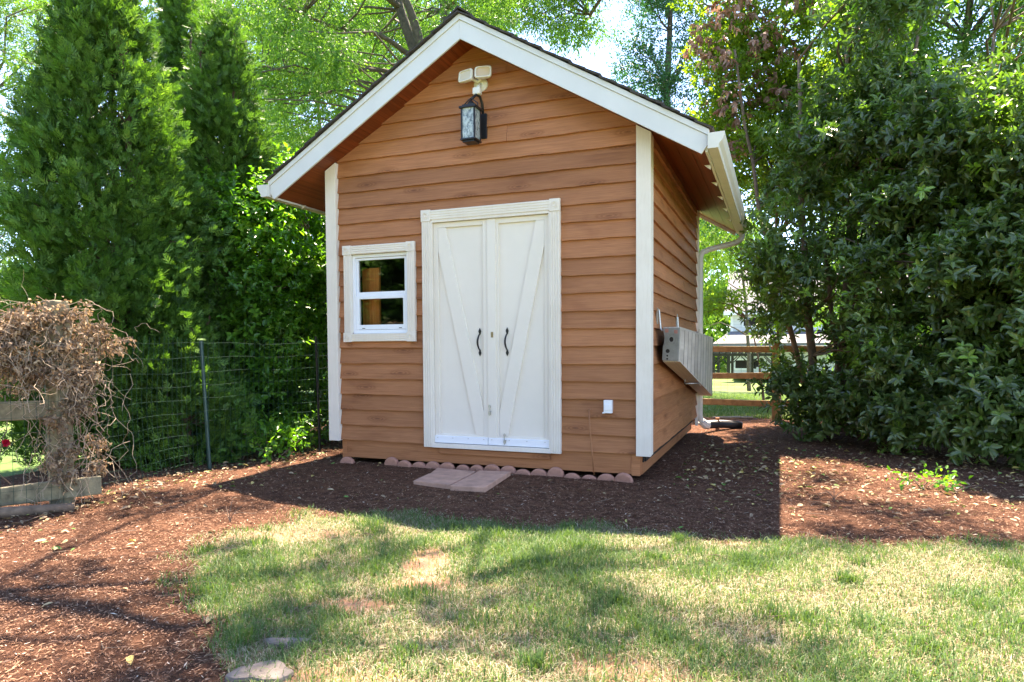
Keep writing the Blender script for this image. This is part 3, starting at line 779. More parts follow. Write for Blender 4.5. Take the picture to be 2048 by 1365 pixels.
# ------------------------------------------------------------------ edging, pavers, pipe
def scallop(n=12):
    b = MB(); w_ = .078; th = .045
    prof = [(w_*math.cos(math.pi*i/n), .075*math.sin(math.pi*i/n)) for i in range(n+1)]
    p = [(x, 0, z*.9) for x, z in prof]+[(-w_, 0, -.05), (w_, 0, -.05)]
    b.prism(p, (0, th, 0)); return b
proto = None
sxs = [.20]+[.70+.150*i for i in range(16)]
for i, x in enumerate(sxs):
    if proto is None:
        o = scallop().build('edging_brick', M['terracotta'], None, .012); proto = o
    else:
        o = proto.copy(); C.objects.link(o)
    o.location = (x, -.062+.012*math.sin(i*2.3)-.0*x, G+.0+.012*math.sin(i*1.7)+(-.012 if i > 12 else 0)); o.rotation_euler = (R(random.uniform(-12, 8)), R(random.uniform(-9, 9)), R(random.uniform(-7, 7))); o.scale = (random.uniform(.93, 1.03), 1, random.uniform(.8, 1.05))
    lab = 'scalloped pink edging brick in the row along the front skirt of the shed'
    if i == 0: lab = 'lone scalloped pink edging brick at the left end of the shed front'
    elif i == 1: lab = 'first brick of the unbroken scalloped row, at its left end'
    elif i == len(sxs)-1: lab = 'last scalloped pink edging brick, at the right corner of the shed'
    tag(o, lab, 'edging brick', 'scalloped edging bricks')
def slab(pts, h, lab, mat, nm, cat, grp, bev=.008):
    b = MB(); c = np.mean(np.array(pts), 0); z0 = float(hgt(c[0], c[1]))
    b.prism([(x, y, z0-.03) for x, y in pts], (0, 0, .03+h)); o = b.build(nm, mat, None, bev); tag(o, lab, cat, grp); return o
slab([(1.37, -.80), (1.73, -.84), (1.70, -.50), (1.335, -.47)], .035, 'front half of the broken left paver before the shed doors', M['paver'], 'paver', 'paver', 'pavers before the shed doors')
slab([(1.335, -.465), (1.70, -.495), (1.66, -.20), (1.26, -.17)], .030, 'back half of the broken left paver before the shed doors', M['paver'], 'paver', 'paver', 'pavers before the shed doors')
slab([(1.745, -.88), (2.03, -.84), (1.97, -.14), (1.69, -.19)], .04, 'long unbroken pink paver on the right before the doors', M['paver'], 'paver', 'paver', 'pavers before the shed doors')
def rough_stone(U, V, rx, ry, lab):
    c = px(U, V, z=G); n = 14; pts = []
    for i in range(n):
        a = 2*math.pi*i/n; k = 1+.18*math.sin(a*3+U)+.1*math.sin(a*5+V)
        dx, dy = rx*k*math.cos(a), ry*k*math.sin(a); pts.append((c[0]+dx*math.cos(YAW)-dy*math.sin(YAW), c[1]+dx*math.sin(YAW)+dy*math.cos(YAW)))
    slab(pts, .022, lab, M['stone'], 'flagstone', 'flagstone', 'flagstones in the lawn edge', .012)
rough_stone(525, 1352, .11, .07, 'larger grey flagstone at the bottom edge of the lawn')
rough_stone(572, 1290, .09, .035, 'smaller grey flagstone just behind the larger one in the grass')
rough_stone(1468, 836, .33, .12, 'pale flat stone lying in the mulch behind the shed near rear fence')
# corrugated pipe
dp = empty('drain_pipe', (3.4, 3.9, G), 'black corrugated drain pipe leaving the rear corner downspout', 'drain pipe')
A = np.array([W+.10, D+.04, .20]); B = np.array([3.47, 4.15, .17]); Cc = np.array([3.68, 4.2, .13])
pts = []; rad = []
for i in range(61):
    t = i/60; q = (1-t)**2*A+2*t*(1-t)*B+t*t*Cc; pts.append(q); rad.append(.05+.006*(1 if i % 2 else -1))
b = MB(); b.tube(pts, rad, 12); b.build('pipe', M['rubber'], dp)
b = MB(); b.tube([A+np.array([-.05, -.04, .05]), A+np.array([.0, .0, .0]), A+np.array([.03, .03, -.005])], [.05, .058, .058], 10); b.build('adapter', M['gutter'], dp)
b = MB(); b.box((3.36, 3.82, .1), (3.41, 3.86, .27), .5); tag(b.build('wood_stake', M['siding'], None, .003), 'short reddish wooden stake beside black drain pipe', 'stake')

# ------------------------------------------------------------------ fences
def rail(b, p, q, h, th):
    p = np.array(p, float); q = np.array(q, float); d = q-p; n = norm(np.array([-d[1], d[0], 0])); k = 7
    for i in range(k):
        pass
    vs_ = []; 
    for i in range(k+1):
        t = i/k; c = p+d*t; c[2] += .006*math.sin(t*9+p[2]*7); hh = h*(1+.06*math.sin(t*13+p[2]))
        for a, z in ((-.5, -.5), (.5, -.5), (.5, .5), (-.5, .5)): vs_.append(c+n*th*a+np.array([0, 0, z*hh]))
    fs = [(0, 3, 2, 1), tuple(k*4+j for j in (0, 1, 2, 3))]
    for i in range(k):
        for j in range(4): fs.append((i*4+j, i*4+(j+1) % 4, (i+1)*4+(j+1) % 4, (i+1)*4+j))
    b.add(vs_, fs, random.random())
def wires(b, p, q, z0, z1, sx, zl, r=.0010, bow=0):
    """welded mesh between two points"""
    p = np.array(p, float); q = np.array(q, float); L = np.linalg.norm(q-p); n = int(L/sx); d = (q-p)/L; nn = np.array([-d[1], d[0], 0])
    def off(t, z): return nn*(bow*math.sin(math.pi*t)*math.sin((z-z0)/(z1-z0)*3.1)+.006*math.sin(t*11+z*4))
    for i in range(n+1):
        t = i/n; c = p+(q-p)*t
        pts = [np.array([c[0], c[1], z])+off(t, z) for z in np.linspace(z0, z1, 6)]
        b.tube(pts, r*1.5, 3, caps=False)
    for z in zl:
        b.tube([np.array([*(p+(q-p)*t)[:2], z])+off(t, z)+np.array([0, 0, .008*math.sin(t*9+z*5)]) for t in np.linspace(0, 1, 12)], r, 3, caps=False)
# left split rail fence
PF = np.array([-.70, -2.28, G]); dF = norm(np.array([-.956+.705, -2.548+2.293, 0])); dF = norm(np.array([-.55, -.83, 0]))
sf = empty('split_rail_fence', PF, 'weathered greenish split rail fence at left edge, overgrown with dead vines', 'fence')
b = MB(); b.box((PF[0]-.06, PF[1]-.06, .0), (PF[0]+.06, PF[1]+.06, 1.58)); po = b.build('post', M['oldwood'], sf, .012)
po.rotation_euler = (0, 0, 0)
P2 = PF+dF*2.3
b = MB(); b.box((P2[0]-.07, P2[1]-.07, .0), (P2[0]+.07, P2[1]+.07, 1.5)); b.build('post', M['oldwood'], sf, .012)
for z, h in ((.22, .13), (.80, .13), (1.33, .12)):
    b = MB(); s = PF-dF*(.2 if z < .3 else .0); rail(b, (s[0]+.08*(z < .3), s[1]-.0, z), (P2[0], P2[1], z-.03), h, .05); b.build('rail', M['oldwood'], sf, .008)
b = MB(); nF = np.array([-dF[1], dF[0], 0]); wires(b, PF+nF*.0+np.array([.09, -.05, 0]), P2+np.array([.08, -.05, 0]), .12, 1.3, .07, np.linspace(.14, 1.28, 12)); b.build('wire_mesh', M['wire'], sf)
tpost = px(72, 985, z=G-.05)
b = MB(); b.box((-.02, -.02, -.1), (.02, .02, 1.32)); b.box((-.035, .02, -.1), (.035, .026, 1.3)); o = b.build('fence_stake', M['black'], None, .002); o.location = (tpost[0]-.25, tpost[1]+.3, G); tag(o, 'black metal stake standing behind the split rail fence at far left', 'stake')
# green wire fence
F1 = np.array([-.60, -2.12, 0]); F2 = px(421, 940, z=G); F3 = px(640, 905, z=G); F4 = np.array([-.35, 1.9, 0])
wf = empty('wire_fence', (F2[0], F2[1], G), 'green welded wire fence running from the wooden post back beside the shed', 'fence')
b = MB(); zl = [.13, .2, .28, .36, .46, .56, .66, .78, .9, 1.02, 1.15, 1.28]
wires(b, F1, F2, .1, 1.33, .055, zl, bow=.04); wires(b, F2, F3, .1, 1.33, .055, zl, bow=.03); wires(b, F3, F4, .1, 1.3, .055, zl)
b.build('wire_mesh', M['wire'], wf)
b = MB(); T = px(402, 682, y=F2[1]-.02); b.tube([(F2[0], F2[1], 0.0), (T[0], F2[1]-.02, T[2])], .017, 10); b.box((F2[0]-.03, F2[1]-.02, .5), (F2[0]+.0, F2[1]-.012, .56)); b.build('post', M['greenpost'], wf)
b = MB(); b.tube([(F3[0], F3[1], 0.0), (F3[0]-.03, F3[1], 1.36)], .014, 8); b.build('post', M['black'], wf)
# rear rail fence
YB = 5.45
rf = empty('rail_fence', (4.0, YB, G), 'brown three-rail wooden fence behind the shed with neighbour house beyond', 'fence')
zr = [px(1450, v, y=YB)[2] for v in (699, 752, 805)]
for x in (1.2, 3.99+.12, 7.0, 9.8):
    b = MB(); b.box((x-.06, YB-.07, -.1), (x+.06, YB+.07, zr[0]+.12)); b.build('post', M['greywood'], rf, .01)
for z in zr:
    for xa_, xb_ in ((1.2, 4.1), (4.1, 7.0), (7.0, 9.8)):
        b = MB(); rail(b, (xa_, YB, z), (xb_, YB, z+.0), .095, .06); b.build('rail', M['greywood'], rf, .008)
b = MB(); wires(b, (1.2, YB+.05, 0), (9.8, YB+.05, 0), .08, zr[0], .1, np.linspace(.1, zr[0], 9), .0008); b.build('wire_mesh', M['wire'], rf)

# ------------------------------------------------------------------ neighbour's house
def house():
    y = 44.0
    M['hwall'] = plain('pale lap siding', (.62, .64, .66), .6)
    m = M['hwall']; t = m.node_tree; bb = t.nodes['Principled BSDF']
    wv = t.nodes.new('ShaderNodeTexWave'); wv.bands_direction = 'Z'; wv.wave_profile = 'SAW'; wv.inputs['Scale'].default_value = 1.6
    t.links.new(coords(t), wv.inputs['Vector']); c = ramp(t, wv.outputs['Fac'], [(0, (.48, .5, .52)), (.15, (.66, .68, .7)), (1, (.7, .72, .74))]); t.links.new(c.outputs[0], bb.inputs['Base Color']); bump(t, bb, wv.outputs['Fac'], .5, .03)
    M['hroof'] = plain('grey shingle roof', (.15, .145, .145), .9, var=.25, scale=6)
    h = empty('neighbour_house', (6, y+4, -1), 'pale two-storey house with grey roof seen beyond the rear rail fence', 'house')
    a = px(1462, 625, y=y); g = px(1440, 747, y=y); x0 = a[0]; zt_ = a[2]; zg = g[2]-.2
    b = MB(); b.box((x0, y, zg), (x0+16, y+9, zt_)); b.build('wall', m, h)
    b = MB(); b.prism([(x0-.4, y-.5, zt_), (x0-.4, y+4.5, zt_+3.3), (x0-.4, y+9.5, zt_)], (17, 0, 0)); b.build('roof', M['hroof'], h)
    b = MB(); b.box((x0-.45, y-.62, zt_-.22), (x0+16.5, y-.5, zt_+.03)); b.box((x0-.02, y-.03, zg), (x0+.15, y, zt_)); b.build('gutter', M['vinyl'], h)
    # front porch roof
    p = px(1425, 690, y=y-4); q = px(1455, 672, y=y)
    b = MB(); b.prism([(p[0], y-4, p[2]-.1), (p[0], y-4, p[2]+.08), (p[0]+.8, y, q[2]+.3), (p[0]+.8, y, q[2]+.1)], (12, 0, 0)); b.build('roof', M['hroof'], h)
    b = MB(); b.box((p[0], y-4.05, p[2]-.32), (p[0]+12.4, y-3.95, p[2]-.09)); b.build('porch_fascia', M['vinyl'], h)
    b = MB(); b.box((p[0]+1.2, y-2.2, zg), (p[0]+12, y-.001, p[2]-.1)); b.build('wall', m, h)
    for U, V0, V1, w_, yy in ((1503, 633, 655, 1.2, y), (1540, 633, 655, 1.2, y), (1512, 718, 738, .9, y-2.2), (1490, 718, 740, 1.4, y-2.2)):
        c0 = px(U, V0, y=yy); c1 = px(U, V1, y=yy)
        b = MB(); b.box((c0[0]-w_/2, yy-.05, c1[2]), (c0[0]+w_/2, yy-.001, c0[2])); wn = b.build('window', M['vinyl'], h)
        b = MB(); b.box((c0[0]-w_/2+.1, yy-.06, c1[2]+.1), (c0[0]+w_/2-.1, yy-.051, c0[2]-.1)); b.build('pane', M['dark'], wn)
    # pergola in the yard before the house
    yp = 30.0; pg = empty('pergola', (5, yp, -.8), 'dark metal pergola frame on the neighbour lawn before pale house', 'pergola')
    zt2 = px(1450, 708, y=yp)[2]; zg2 = px(1450, 752, y=yp)[2]-.1
    xs_ = [px(U, 720, y=yp)[0] for U in (1427, 1457, 1500, 1545)]
    b = MB()
    for yy in (yp, yp+3): b.box((xs_[0]-.3, yy-.05, zt2-.12), (xs_[3]+.3, yy+.05, zt2)); 
    for i in range(10): xx = xs_[0]+(xs_[3]-xs_[0])*i/9; b.box((xx-.03, yp-.3, zt2+.003), (xx+.03, yp+3.3, zt2+.1))
    b.build('beam_frame', M['black'], pg)
    for x in xs_:
        for yy in (yp, yp+3):
            b = MB(); b.box((x-.07, yy-.069, zg2), (x+.07, yy+.069, zt2-.121)); b.build('post', M['black'], pg)
            b = MB(); b.tube([(x-.4, yy, zt2-.14), (x, yy, zt2-.55)], .03, 6); b.tube([(x+.4, yy, zt2-.14), (x, yy, zt2-.55)], .03, 6); b.build('brace', M['black'], pg)
house()

# ------------------------------------------------------------------ foliage materials
M['arb'] = leafmat('arborvitae sprays', [(0, (.028, .075, .014)), (.45, (.072, .18, .030)), (.85, (.13, .27, .05)), (1, (.20, .33, .07))], .5, .35, (1.3, 1.4, .5), .35)
M['glossy'] = leafmat('dark glossy leaves', [(0, (.060, .095, .028)), (.6, (.115, .18, .050)), (.9, (.18, .26, .065)), (.97, (.19, .35, .06)), (1, (.22, .38, .06))], .30, .34, (1.5, 2.2, .5), .8)
M['lig'] = leafmat('bright broad leaves', [(0, (.05, .15, .02)), (.5, (.10, .28, .03)), (1, (.22, .40, .05))], .32, .5, (1.5, 1.6, .5), .55)
M['elm'] = leafmat('elm leaves', [(0, (.05, .14, .025)), (.5, (.085, .21, .04)), (1, (.17, .30, .06))], .5, .5, (1.6, 1.6, .7), .35)
M['bgleaf'] = leafmat('background leaves', [(0, (.05, .12, .025)), (.5, (.10, .22, .04)), (1, (.22, .34, .07))], .55, .5, (1.6, 1.6, .6), .3)
M['blue'] = leafmat('blue green leaves', [(0, (.014, .07, .03)), (.5, (.03, .12, .05)), (1, (.07, .19, .07))], .5, .35, (1.3, 1.5, .7), .4)
M['yel'] = leafmat('yellow green leaves', [(0, (.07, .16, .02)), (.5, (.15, .28, .03)), (1, (.26, .38, .05))], .45, .5, (1.5, 1.4, .5), .4)
M['dead'] = leafmat('dead brown leaves', [(0, (.22, .11, .07)), (.5, (.36, .20, .14)), (1, (.52, .33, .25))], .5, .3, (1.1, .9, .8), .4)
M['vineleaf'] = leafmat('withered vine leaves', [(0, (.15, .105, .07)), (.5, (.29, .205, .135)), (.9, (.45, .31, .18)), (1, (.55, .41, .25))], .75, .2, (1.1, 1, .8), .2)
M['litter'] = leafmat('leaf litter', [(0, (.16, .10, .06)), (.4, (.33, .23, .13)), (.75, (.48, .37, .2)), (.88, (.55, .42, .12)), (.93, (.10, .2, .04)), (1, (.12, .25, .05))], .6, .1, (1, 1, .8), .3)
M['chip'] = leafmat('mulch shreds', [(0, (.08, .041, .024)), (.4, (.24, .124, .072)), (.75, (.40, .23, .14)), (.93, (.52, .34, .22)), (1, (.7, .57, .42))], .85, 0.0, (1, 1, 1), .2)
M['grass'] = leafmat('grass blades', [(0, (.055, .125, .035)), (.5, (.11, .205, .055)), (1, (.22, .31, .10))], .5, .4, (1.3, 1.3, .5), .35)
M['straw'] = leafmat('dry thatch', [(0, (.19, .16, .085)), (.5, (.34, .30, .17)), (1, (.55, .50, .35))], .7, .25, (1, 1, .9), .2)

def trunk_tube(b, base, top, r0, r1, wob=.15, n=7, sides=9, mid=None):
    base = np.array(base, float); top = np.array(top, float); pts = []
    off = rng.normal(size=3)*wob
    for i in range(n+1):
        t = i/n; p = base+(top-base)*t+off*math.sin(math.pi*t)+rng.normal(size=3)*wob*.12*(0 < i < n); pts.append(p)
    b.tube(pts, [r0+(r1-r0)*(i/n)**.8 for i in range(n+1)], sides); return pts
def limbs(b, stems, cl, r=.035, tip=.008, droop=.0, every=1):
    S = np.array([p for s in stems for p in s])
    for c in cl[::every]:
        t = np.array(c[:3]); d = np.linalg.norm((S-t)*np.array([1, 1, 1.0]), axis=1)+np.where(S[:, 2] > t[2]+.1, 3, 0)
        s = S[np.argmin(d)]; L = np.linalg.norm(t-s)
        if L < .05: continue
        m = (s+t)/2+np.array([0, 0, .12*L])+rng.normal(size=3)*.06*L
        rr = r*min(1.6, .4+L/3)
        q1 = s*.5+m*.5+rng.normal(size=3)*.03*L; q2 = m*.5+t*.5+rng.normal(size=3)*.03*L
        b.tube([s, q1, m, q2, t], [rr, rr*.75, rr*.55, rr*.35+tip*.5, tip], 5, caps=False)
def merge(*gs):
    V = []; Q = []; T = []; o = 0
    for v, q, t in gs: V.append(v); Q.append(q+o); T.append(t); o += len(v)
    return np.concatenate(V), np.concatenate(Q), np.concatenate(T)

def ellipsoid_clumps(c, r, n, cr, shell=.55, seed_top=0):
    u = rdir(n); k = (shell+(1-shell)*rng.random((n, 1)))
    p = np.array(c)+u*k*np.array(r)
    rr = cr*(.6+.8*rng.random((n, 1)))
    return np.concatenate([p, rr*np.array([[1, 1, .75]])], 1)

def tree(name, base, label, cat, crown, mat, barkmat, nl, L, W_, k=6, trunk=(.2, .08), stems=None, group=None, spread=.8, stem=.15, droop=0., folded=False, up=.3, shell=.3, limb_r=.03, every=2, tone_by=None, extra=None):
    t = empty(name, base, label, cat, group)
    b = MB(); cl = np.asarray(crown); ctr = cl[:, :3].mean(0); zt_ = cl[:, 2].max()
    st = []
    if stems is None:
        st.append(trunk_tube(b, base, (base[0]*.6+ctr[0]*.4, base[1]*.6+ctr[1]*.4, base[2]+(zt_-base[2])*.8), trunk[0], trunk[1]))
    else:
        for pts, r0, r1 in stems:
            n = len(pts); P = [np.array(p, float) for p in pts]; 
            # subdivide
            Q = []
            for i in range(n-1):
                for j in range(3): Q.append(P[i]+(P[i+1]-P[i])*j/3+rng.normal(size=3)*.015)
            Q.append(P[-1]); m = len(Q)
            b.tube(Q, [r0+(r1-r0)*i/(m-1) for i in range(m)], 10); st.append(Q)
    limbs(b, st, cl, limb_r, every=every)
    b.build('trunk', barkmat, t, smooth=True)
    p, d, idx = clump_twigs(cl, nl, shell, up)
    tone = np.clip(.5+rng.normal(size=len(cl))[idx]*.16+rng.normal(size=len(p))*.12, 0, .93)
    g = twig_leaves(p, d, k, L, W_, spread, stem, droop, tone, folded)
    if extra: g = merge(g, extra(cl))
    V, Q, T = g
    npmesh('crown', V, Q, T, mat, t)
    return t

# ------------------------------------------------------------------ arborvitae
def arborvitae(base, H, rad, label, nclump=330, lean=(0, 0), zlow=.2, thin=None, per=26):
    t = empty('arborvitae', base, label, 'evergreen tree', 'arborvitae along the fence')
    base = np.array(base, float)
    b = MB(); stems = []
    for j in range(3):
        a = j*2.1; o = np.array([math.cos(a), math.sin(a), 0])*.08
        stems.append(trunk_tube(b, base+o, base+np.array([lean[0]+o[0]*3, lean[1]+o[1]*3, H*.9]), .075, .012, .08))
    # branch clumps over a lumpy narrow cone
    u = rng.random(nclump); z = zlow+(H-zlow)*(1-(1-u)**.75)
    a = rng.random(nclump)*6.283
    f = (z-zlow)/(H-zlow)
    prof = np.where(f < .3, .78+.22*f/.3, np.clip(1-(f-.3)/.7, 0, 1)**.72)
    lump = 1+.16*np.sin(a*3+z*2.3)+.13*np.sin(a*5-z*3.7+1)
    rr = rad*prof*lump*(.55+.5*rng.random(nclump)**.6)
    c = base+np.stack([rr*np.cos(a)+lean[0]*z/H, rr*np.sin(a)+lean[1]*z/H, z], 1)
    if thin is not None:
        keep = rng.random(nclump) > thin(c); c = c[keep]; a = a[keep]; z = z[keep]
    n = len(c); out = np.stack([np.cos(a), np.sin(a), np.full(n, .9)], 1)
    cs = (.17+.13*rng.random(n))
    limbs(b, stems, np.concatenate([c, np.ones((n, 3))], 1), .014, .003, every=1)
    b.build('trunk', M['redbark'], t, smooth=True)
    idx = np.repeat(np.arange(n), per); m = len(idx)
    p = c[idx]+rdir(m)*cs[idx, None]*np.array([1, 1, 1.1])*rng.random((m, 1))**.5
    d = norm(norm(out[idx])+rng.normal(size=(m, 3))*.45)
    tone = np.clip(.42+rng.normal(size=n)[idx]*.13+rng.normal(size=m)*.12, 0, .95)
    # flat ferny spray: short strips fanned in one plane
    sd_ = norm(np.cross(d, np.array([0, 0, 1.])+rng.normal(size=(m, 3))*.5)); sd_ = norm(sd_*.5+np.cross(d, sd_)*(rng.random((m, 1))-.5)*1.6)
    nr = np.cross(d, sd_)
    gs = []
    sz = .085+.07*rng.random(m)
    for j, (al, sp) in enumerate([(0, 0), (.05, 1.), (.15, -1.), (.28, .85), (.38, -.85), (.5, .7), (.6, -.7), (.72, .6), (.8, -.6)]):
        pos = p+d*(al*sz*.9)[:, None]
        ax = norm(d+sd_*sp+rng.normal(size=d.shape)*.12)
        ln = sz*(1.0 if j == 0 else .52-.35*al)
        gs.append(leaf_geo(pos, ax, nr, ln, np.full(m, .0135), np.clip(tone+rng.normal(size=m)*.10, 0, 1), False))
    V, Q, T = merge(*gs); npmesh('crown', V, Q, T, M['arb'], t)
def thinA(c):   # the see-through band in the middle of the big one
    u = np.abs(c[:, 2]-2.3)
    return np.where(u < .7, .28, .0)
arborvitae((-2.22, -.66, .05), 5.3, .84, 'tallest broad arborvitae at left, behind the wire fence, top cut by frame', 640, thin=thinA, per=58)
arborvitae((-3.2, 1.2, .05), 6.0, .48, 'slim dark arborvitae standing between the two broader ones', 320, per=48)
arborvitae((-2.05, .75, .05), 5.15, .66, 'medium arborvitae with thin see-through middle, nearer the shed', 470, thin=lambda c: np.where(np.abs(c[:, 2]-2.5) < .8, .3, 0.), per=52)
arborvitae((-1.45, -.55, .05), 1.5, .45, 'low young arborvitae pressed against the wire fence', 130, per=40, zlow=.05)
arborvitae((-1.85, .05, .05), 1.7, .42, 'low arborvitae behind the wire fence near its green metal post', 140, per=40, zlow=.05)

# ligustrum hedge shrub left of the shed
def shrub(name, base, label, cat, cl, mat, bark, nl, L, W_, k, nst=6, sr=.03, group=None, stem=.14, spread=.9, shell=.35, tips=None, up=.35):
    t = empty(name, base, label, cat, group); b = MB(); st = []
    cl = np.asarray(cl); top = cl[:, 2].max()
    for j in range(nst):
        a = j*6.283/nst+.5; o = np.array([math.cos(a), math.sin(a), 0])
        tgt = cl[rng.integers(len(cl))][:3]
        st.append(trunk_tube(b, np.array(base)+o*(.15 if sr > .01 else .002), (base[0]*.6+tgt[0]*.4+o[0]*.25, base[1]*.6+tgt[1]*.4+o[1]*.25, base[2]+(top-base[2])*.8), sr, sr*.3, .12 if sr > .01 else .015))
    limbs(b, st, cl, .016, .004)
    b.build('trunk', bark, t, smooth=True)
    p, d, idx = clump_twigs(cl, nl, shell, up)
    tone = np.clip(.42+rng.normal(size=len(cl))[idx]*.13+rng.normal(size=len(p))*.14, 0, .9)
    if tips is not None: tone = np.where(rng.random(len(p)) < tips, 1., tone)
    g = twig_leaves(p, d, k, L, W_, spread, stem, .05, tone, True)
    npmesh('crown', *g, mat, t)
cl = []
for i in range(105):
    y = rng.uniform(.25, 3.6); z = rng.uniform(.25, 3.3); x = -1.25+rng.normal()*.16-.15*(z/3)+.10*math.sin(z*3+y*2)
    cl.append((x, y, z, .30, .32, .28))
shrub('privet_shrub', (-1.3, 2.2, .05), 'tall bright green broad-leaved privet filling the gap left of the shed', 'shrub', cl, M['lig'], M['palebark'], 60, .080, .042, 6, 7, .025)
for U, V, h, lab in ((480, 925, .42, 'low bright green seedling at the fence foot, leftmost'), (545, 925, .30, 'low bright green seedling at the fence foot, between two others'), (600, 905, .34, 'low bright green seedling at the fence foot, nearest the shed')):
    c = px(U, V, z=G); cl = [(c[0]+rng.normal()*.1-.12, c[1]+rng.normal()*.12+.15, G+h*.35+rng.random()*h*.6, .13, .13, .1) for _ in range(6)]
    shrub('privet_seedling', (c[0]-.12, c[1]+.15, G-.02), lab, 'seedling', cl, M['lig'], M['palebark'], 12, .065, .035, 5, 3, .006, 'privet seedlings at the fence foot')

# ------------------------------------------------------------------ big glossy shrub on the right
def big_shrub():
    cl = []
    while len(cl) < 450:
        U = rng.uniform(1470, 2300); V = rng.uniform(-140, 930)
        left = np.interp(V, [-140, 120, 250, 400, 560, 700, 860, 930], [1690, 1670, 1590, 1515, 1530, 1562, 1568, 1700])
        bot = np.interp(U, [1540, 1600, 1700, 1850, 1950, 2300], [850, 868, 893, 925, 915, 900])
        if U < left or V > bot-18: continue
        if U > 1780 and V < 190 and rng.random() < .85: continue
        yf = np.interp(U, [1480, 1650, 1900, 2300], [3.3, 2.9, 1.9, 1.5]) - (.25 if V > 700 and U > 1650 else 0)
        if V > bot-110: y = yf+.15+rng.random()*.5
        else: y = yf+rng.random()**1.2*(3.4 if V < 450 else 2.4)
        if 1590 < U < 1720 and 420 < V < 800 and rng.random() < .75: continue
        if 1850 < U < 2010 and 560 < V < 680 and rng.random() < .7: continue
        q = px(U, V, y=y)
        if q[2] < .28: continue
        cl.append((*q, .33, .33, .27))
    cl = np.array(cl)
    t = empty('glossy_shrub', (5.6, 3.6, G), 'huge dark glossy-leaved shrub with many trunks filling the right side', 'shrub')
    b = MB(); st = []
    for U, Vb, Ut, Vt, dy, r in ((1632, 870, 1598, 120, .0, .065), (1660, 862, 1690, 60, .2, .06), (1683, 850, 1720, -60, .5, .055), (1640, 860, 1470, 100, .4, .045), (1700, 850, 1850, 0, .3, .05), (1780, 860, 1760, -80, .9, .045), (1860, 880, 1990, 60, .5, .05), (1700, 880, 1640, 230, .1, .04)):
        a = px(U, Vb, y=3.7+dy); a[2] = G-.03; c = px(Ut, Vt, y=3.9+dy)
        st.append(trunk_tube(b, a, c, r, r*.35, .10, 9, 10))
    limbs(b, st, cl, .02, .004)
    b.build('trunk', M['palebark'], t, smooth=True)
    p, d, idx = clump_twigs(cl, 40, .2, .25)
    tone = np.clip(.4+rng.normal(size=len(cl))[idx]*.13+rng.normal(size=len(p))*.16, 0, .9)
    tone = np.where(rng.random(len(p)) < .03, 1., tone)
    d[:, 1] -= .25
    g = twig_leaves(p, norm(d), 8, .10, .041, .95, .12, .03, tone, True)
    npmesh('crown', *g, M['glossy'], t)
big_shrub()
for U, V, lab in ((1905, 985, 'bright green seedling under the right end of the big shrub'), (1850, 975, 'small green seedling left of the brighter one under the shrub')):
    c = px(U, V, z=G); cl = [(c[0]+rng.normal()*.08, c[1]+rng.normal()*.08, G+.03+rng.random()*.06, .06, .06, .04) for _ in range(2)]
    shrub('seedling', (c[0], c[1], G-.02), lab, 'seedling', cl, M['lig'], M['palebark'], 7, .045, .026, 4, 3, .004, 'seedlings under the glossy shrub')

# ------------------------------------------------------------------ trees behind
def pxcl(lst, y, r, jit=.35):
    return [(*(px(U, V, y=y+rng.normal()*jit)), r*rng.uniform(.8, 1.2), r*rng.uniform(.8, 1.2), r*.7) for U, V in lst]
# elm behind the shed: crown fills the top left of the picture and reaches over the yard
S = lambda U, V, y: px(U, V, y=y)
stems = [([(-2.0, 7.0, 0), S(905, 330, 7), S(836, 120, 7), S(800, 20, 7), S(765, -120, 7)], .16, .07),
         ([S(870, 230, 7), S(843, 90, 6.8), S(815, 10, 6.6), S(770, -90, 6.3)], .12, .05),
         ([S(905, 330, 7), S(905, 150, 7.5), S(890, 20, 8), S(880, -120, 8)], .16, .08),
         ([S(836, 120, 7), S(760, 70, 6.2), S(680, 60, 5.2), S(560, 10, 4.0)], .06, .02),
         ([S(836, 150, 7), S(740, 140, 6.4), S(620, 150, 5.4), S(470, 120, 4.6)], .05, .015),
         ([S(800, 20, 7), S(720, -60, 6), S(500, -60, 4), S(350, 10, 3)], .07, .02),
         ([S(890, 20, 8), S(960, -50, 7.5), S(1080, -60, 7), S(1180, 30, 6.5)], .07, .02),
         ([S(765, -120, 7), (.0, 5, 9), (1, 2.5, 8.6), (1.6, .6, 8)], .045, .015),
         ([S(700, -90, 6), (-1.5, 3, 8), (-.8, .5, 7.6), (-.2, -1.2, 7.0)], .04, .015)]
cl = []
for i in range(260):
    U = rng.uniform(330, 900); V = rng.uniform(-160, 230-(U-330)*.12); cl.append((*px(U, V, y=rng.uniform(3.5, 8.5) if U < 700 or V < -60 else rng.uniform(8.2, 10.5)), .5, .5, .32))
for i in range(80):
    U = rng.uniform(880, 1205); V = rng.uniform(-160, 85-(U-880)*.02); cl.append((*px(U, V, y=rng.uniform(5.5, 8)), .38, .38, .22))
for i in range(60):
    U = rng.uniform(480, 680); V = rng.uniform(150, 420); cl.append((*px(U, V, y=rng.uniform(4.5, 8)), .42, .42, .3))
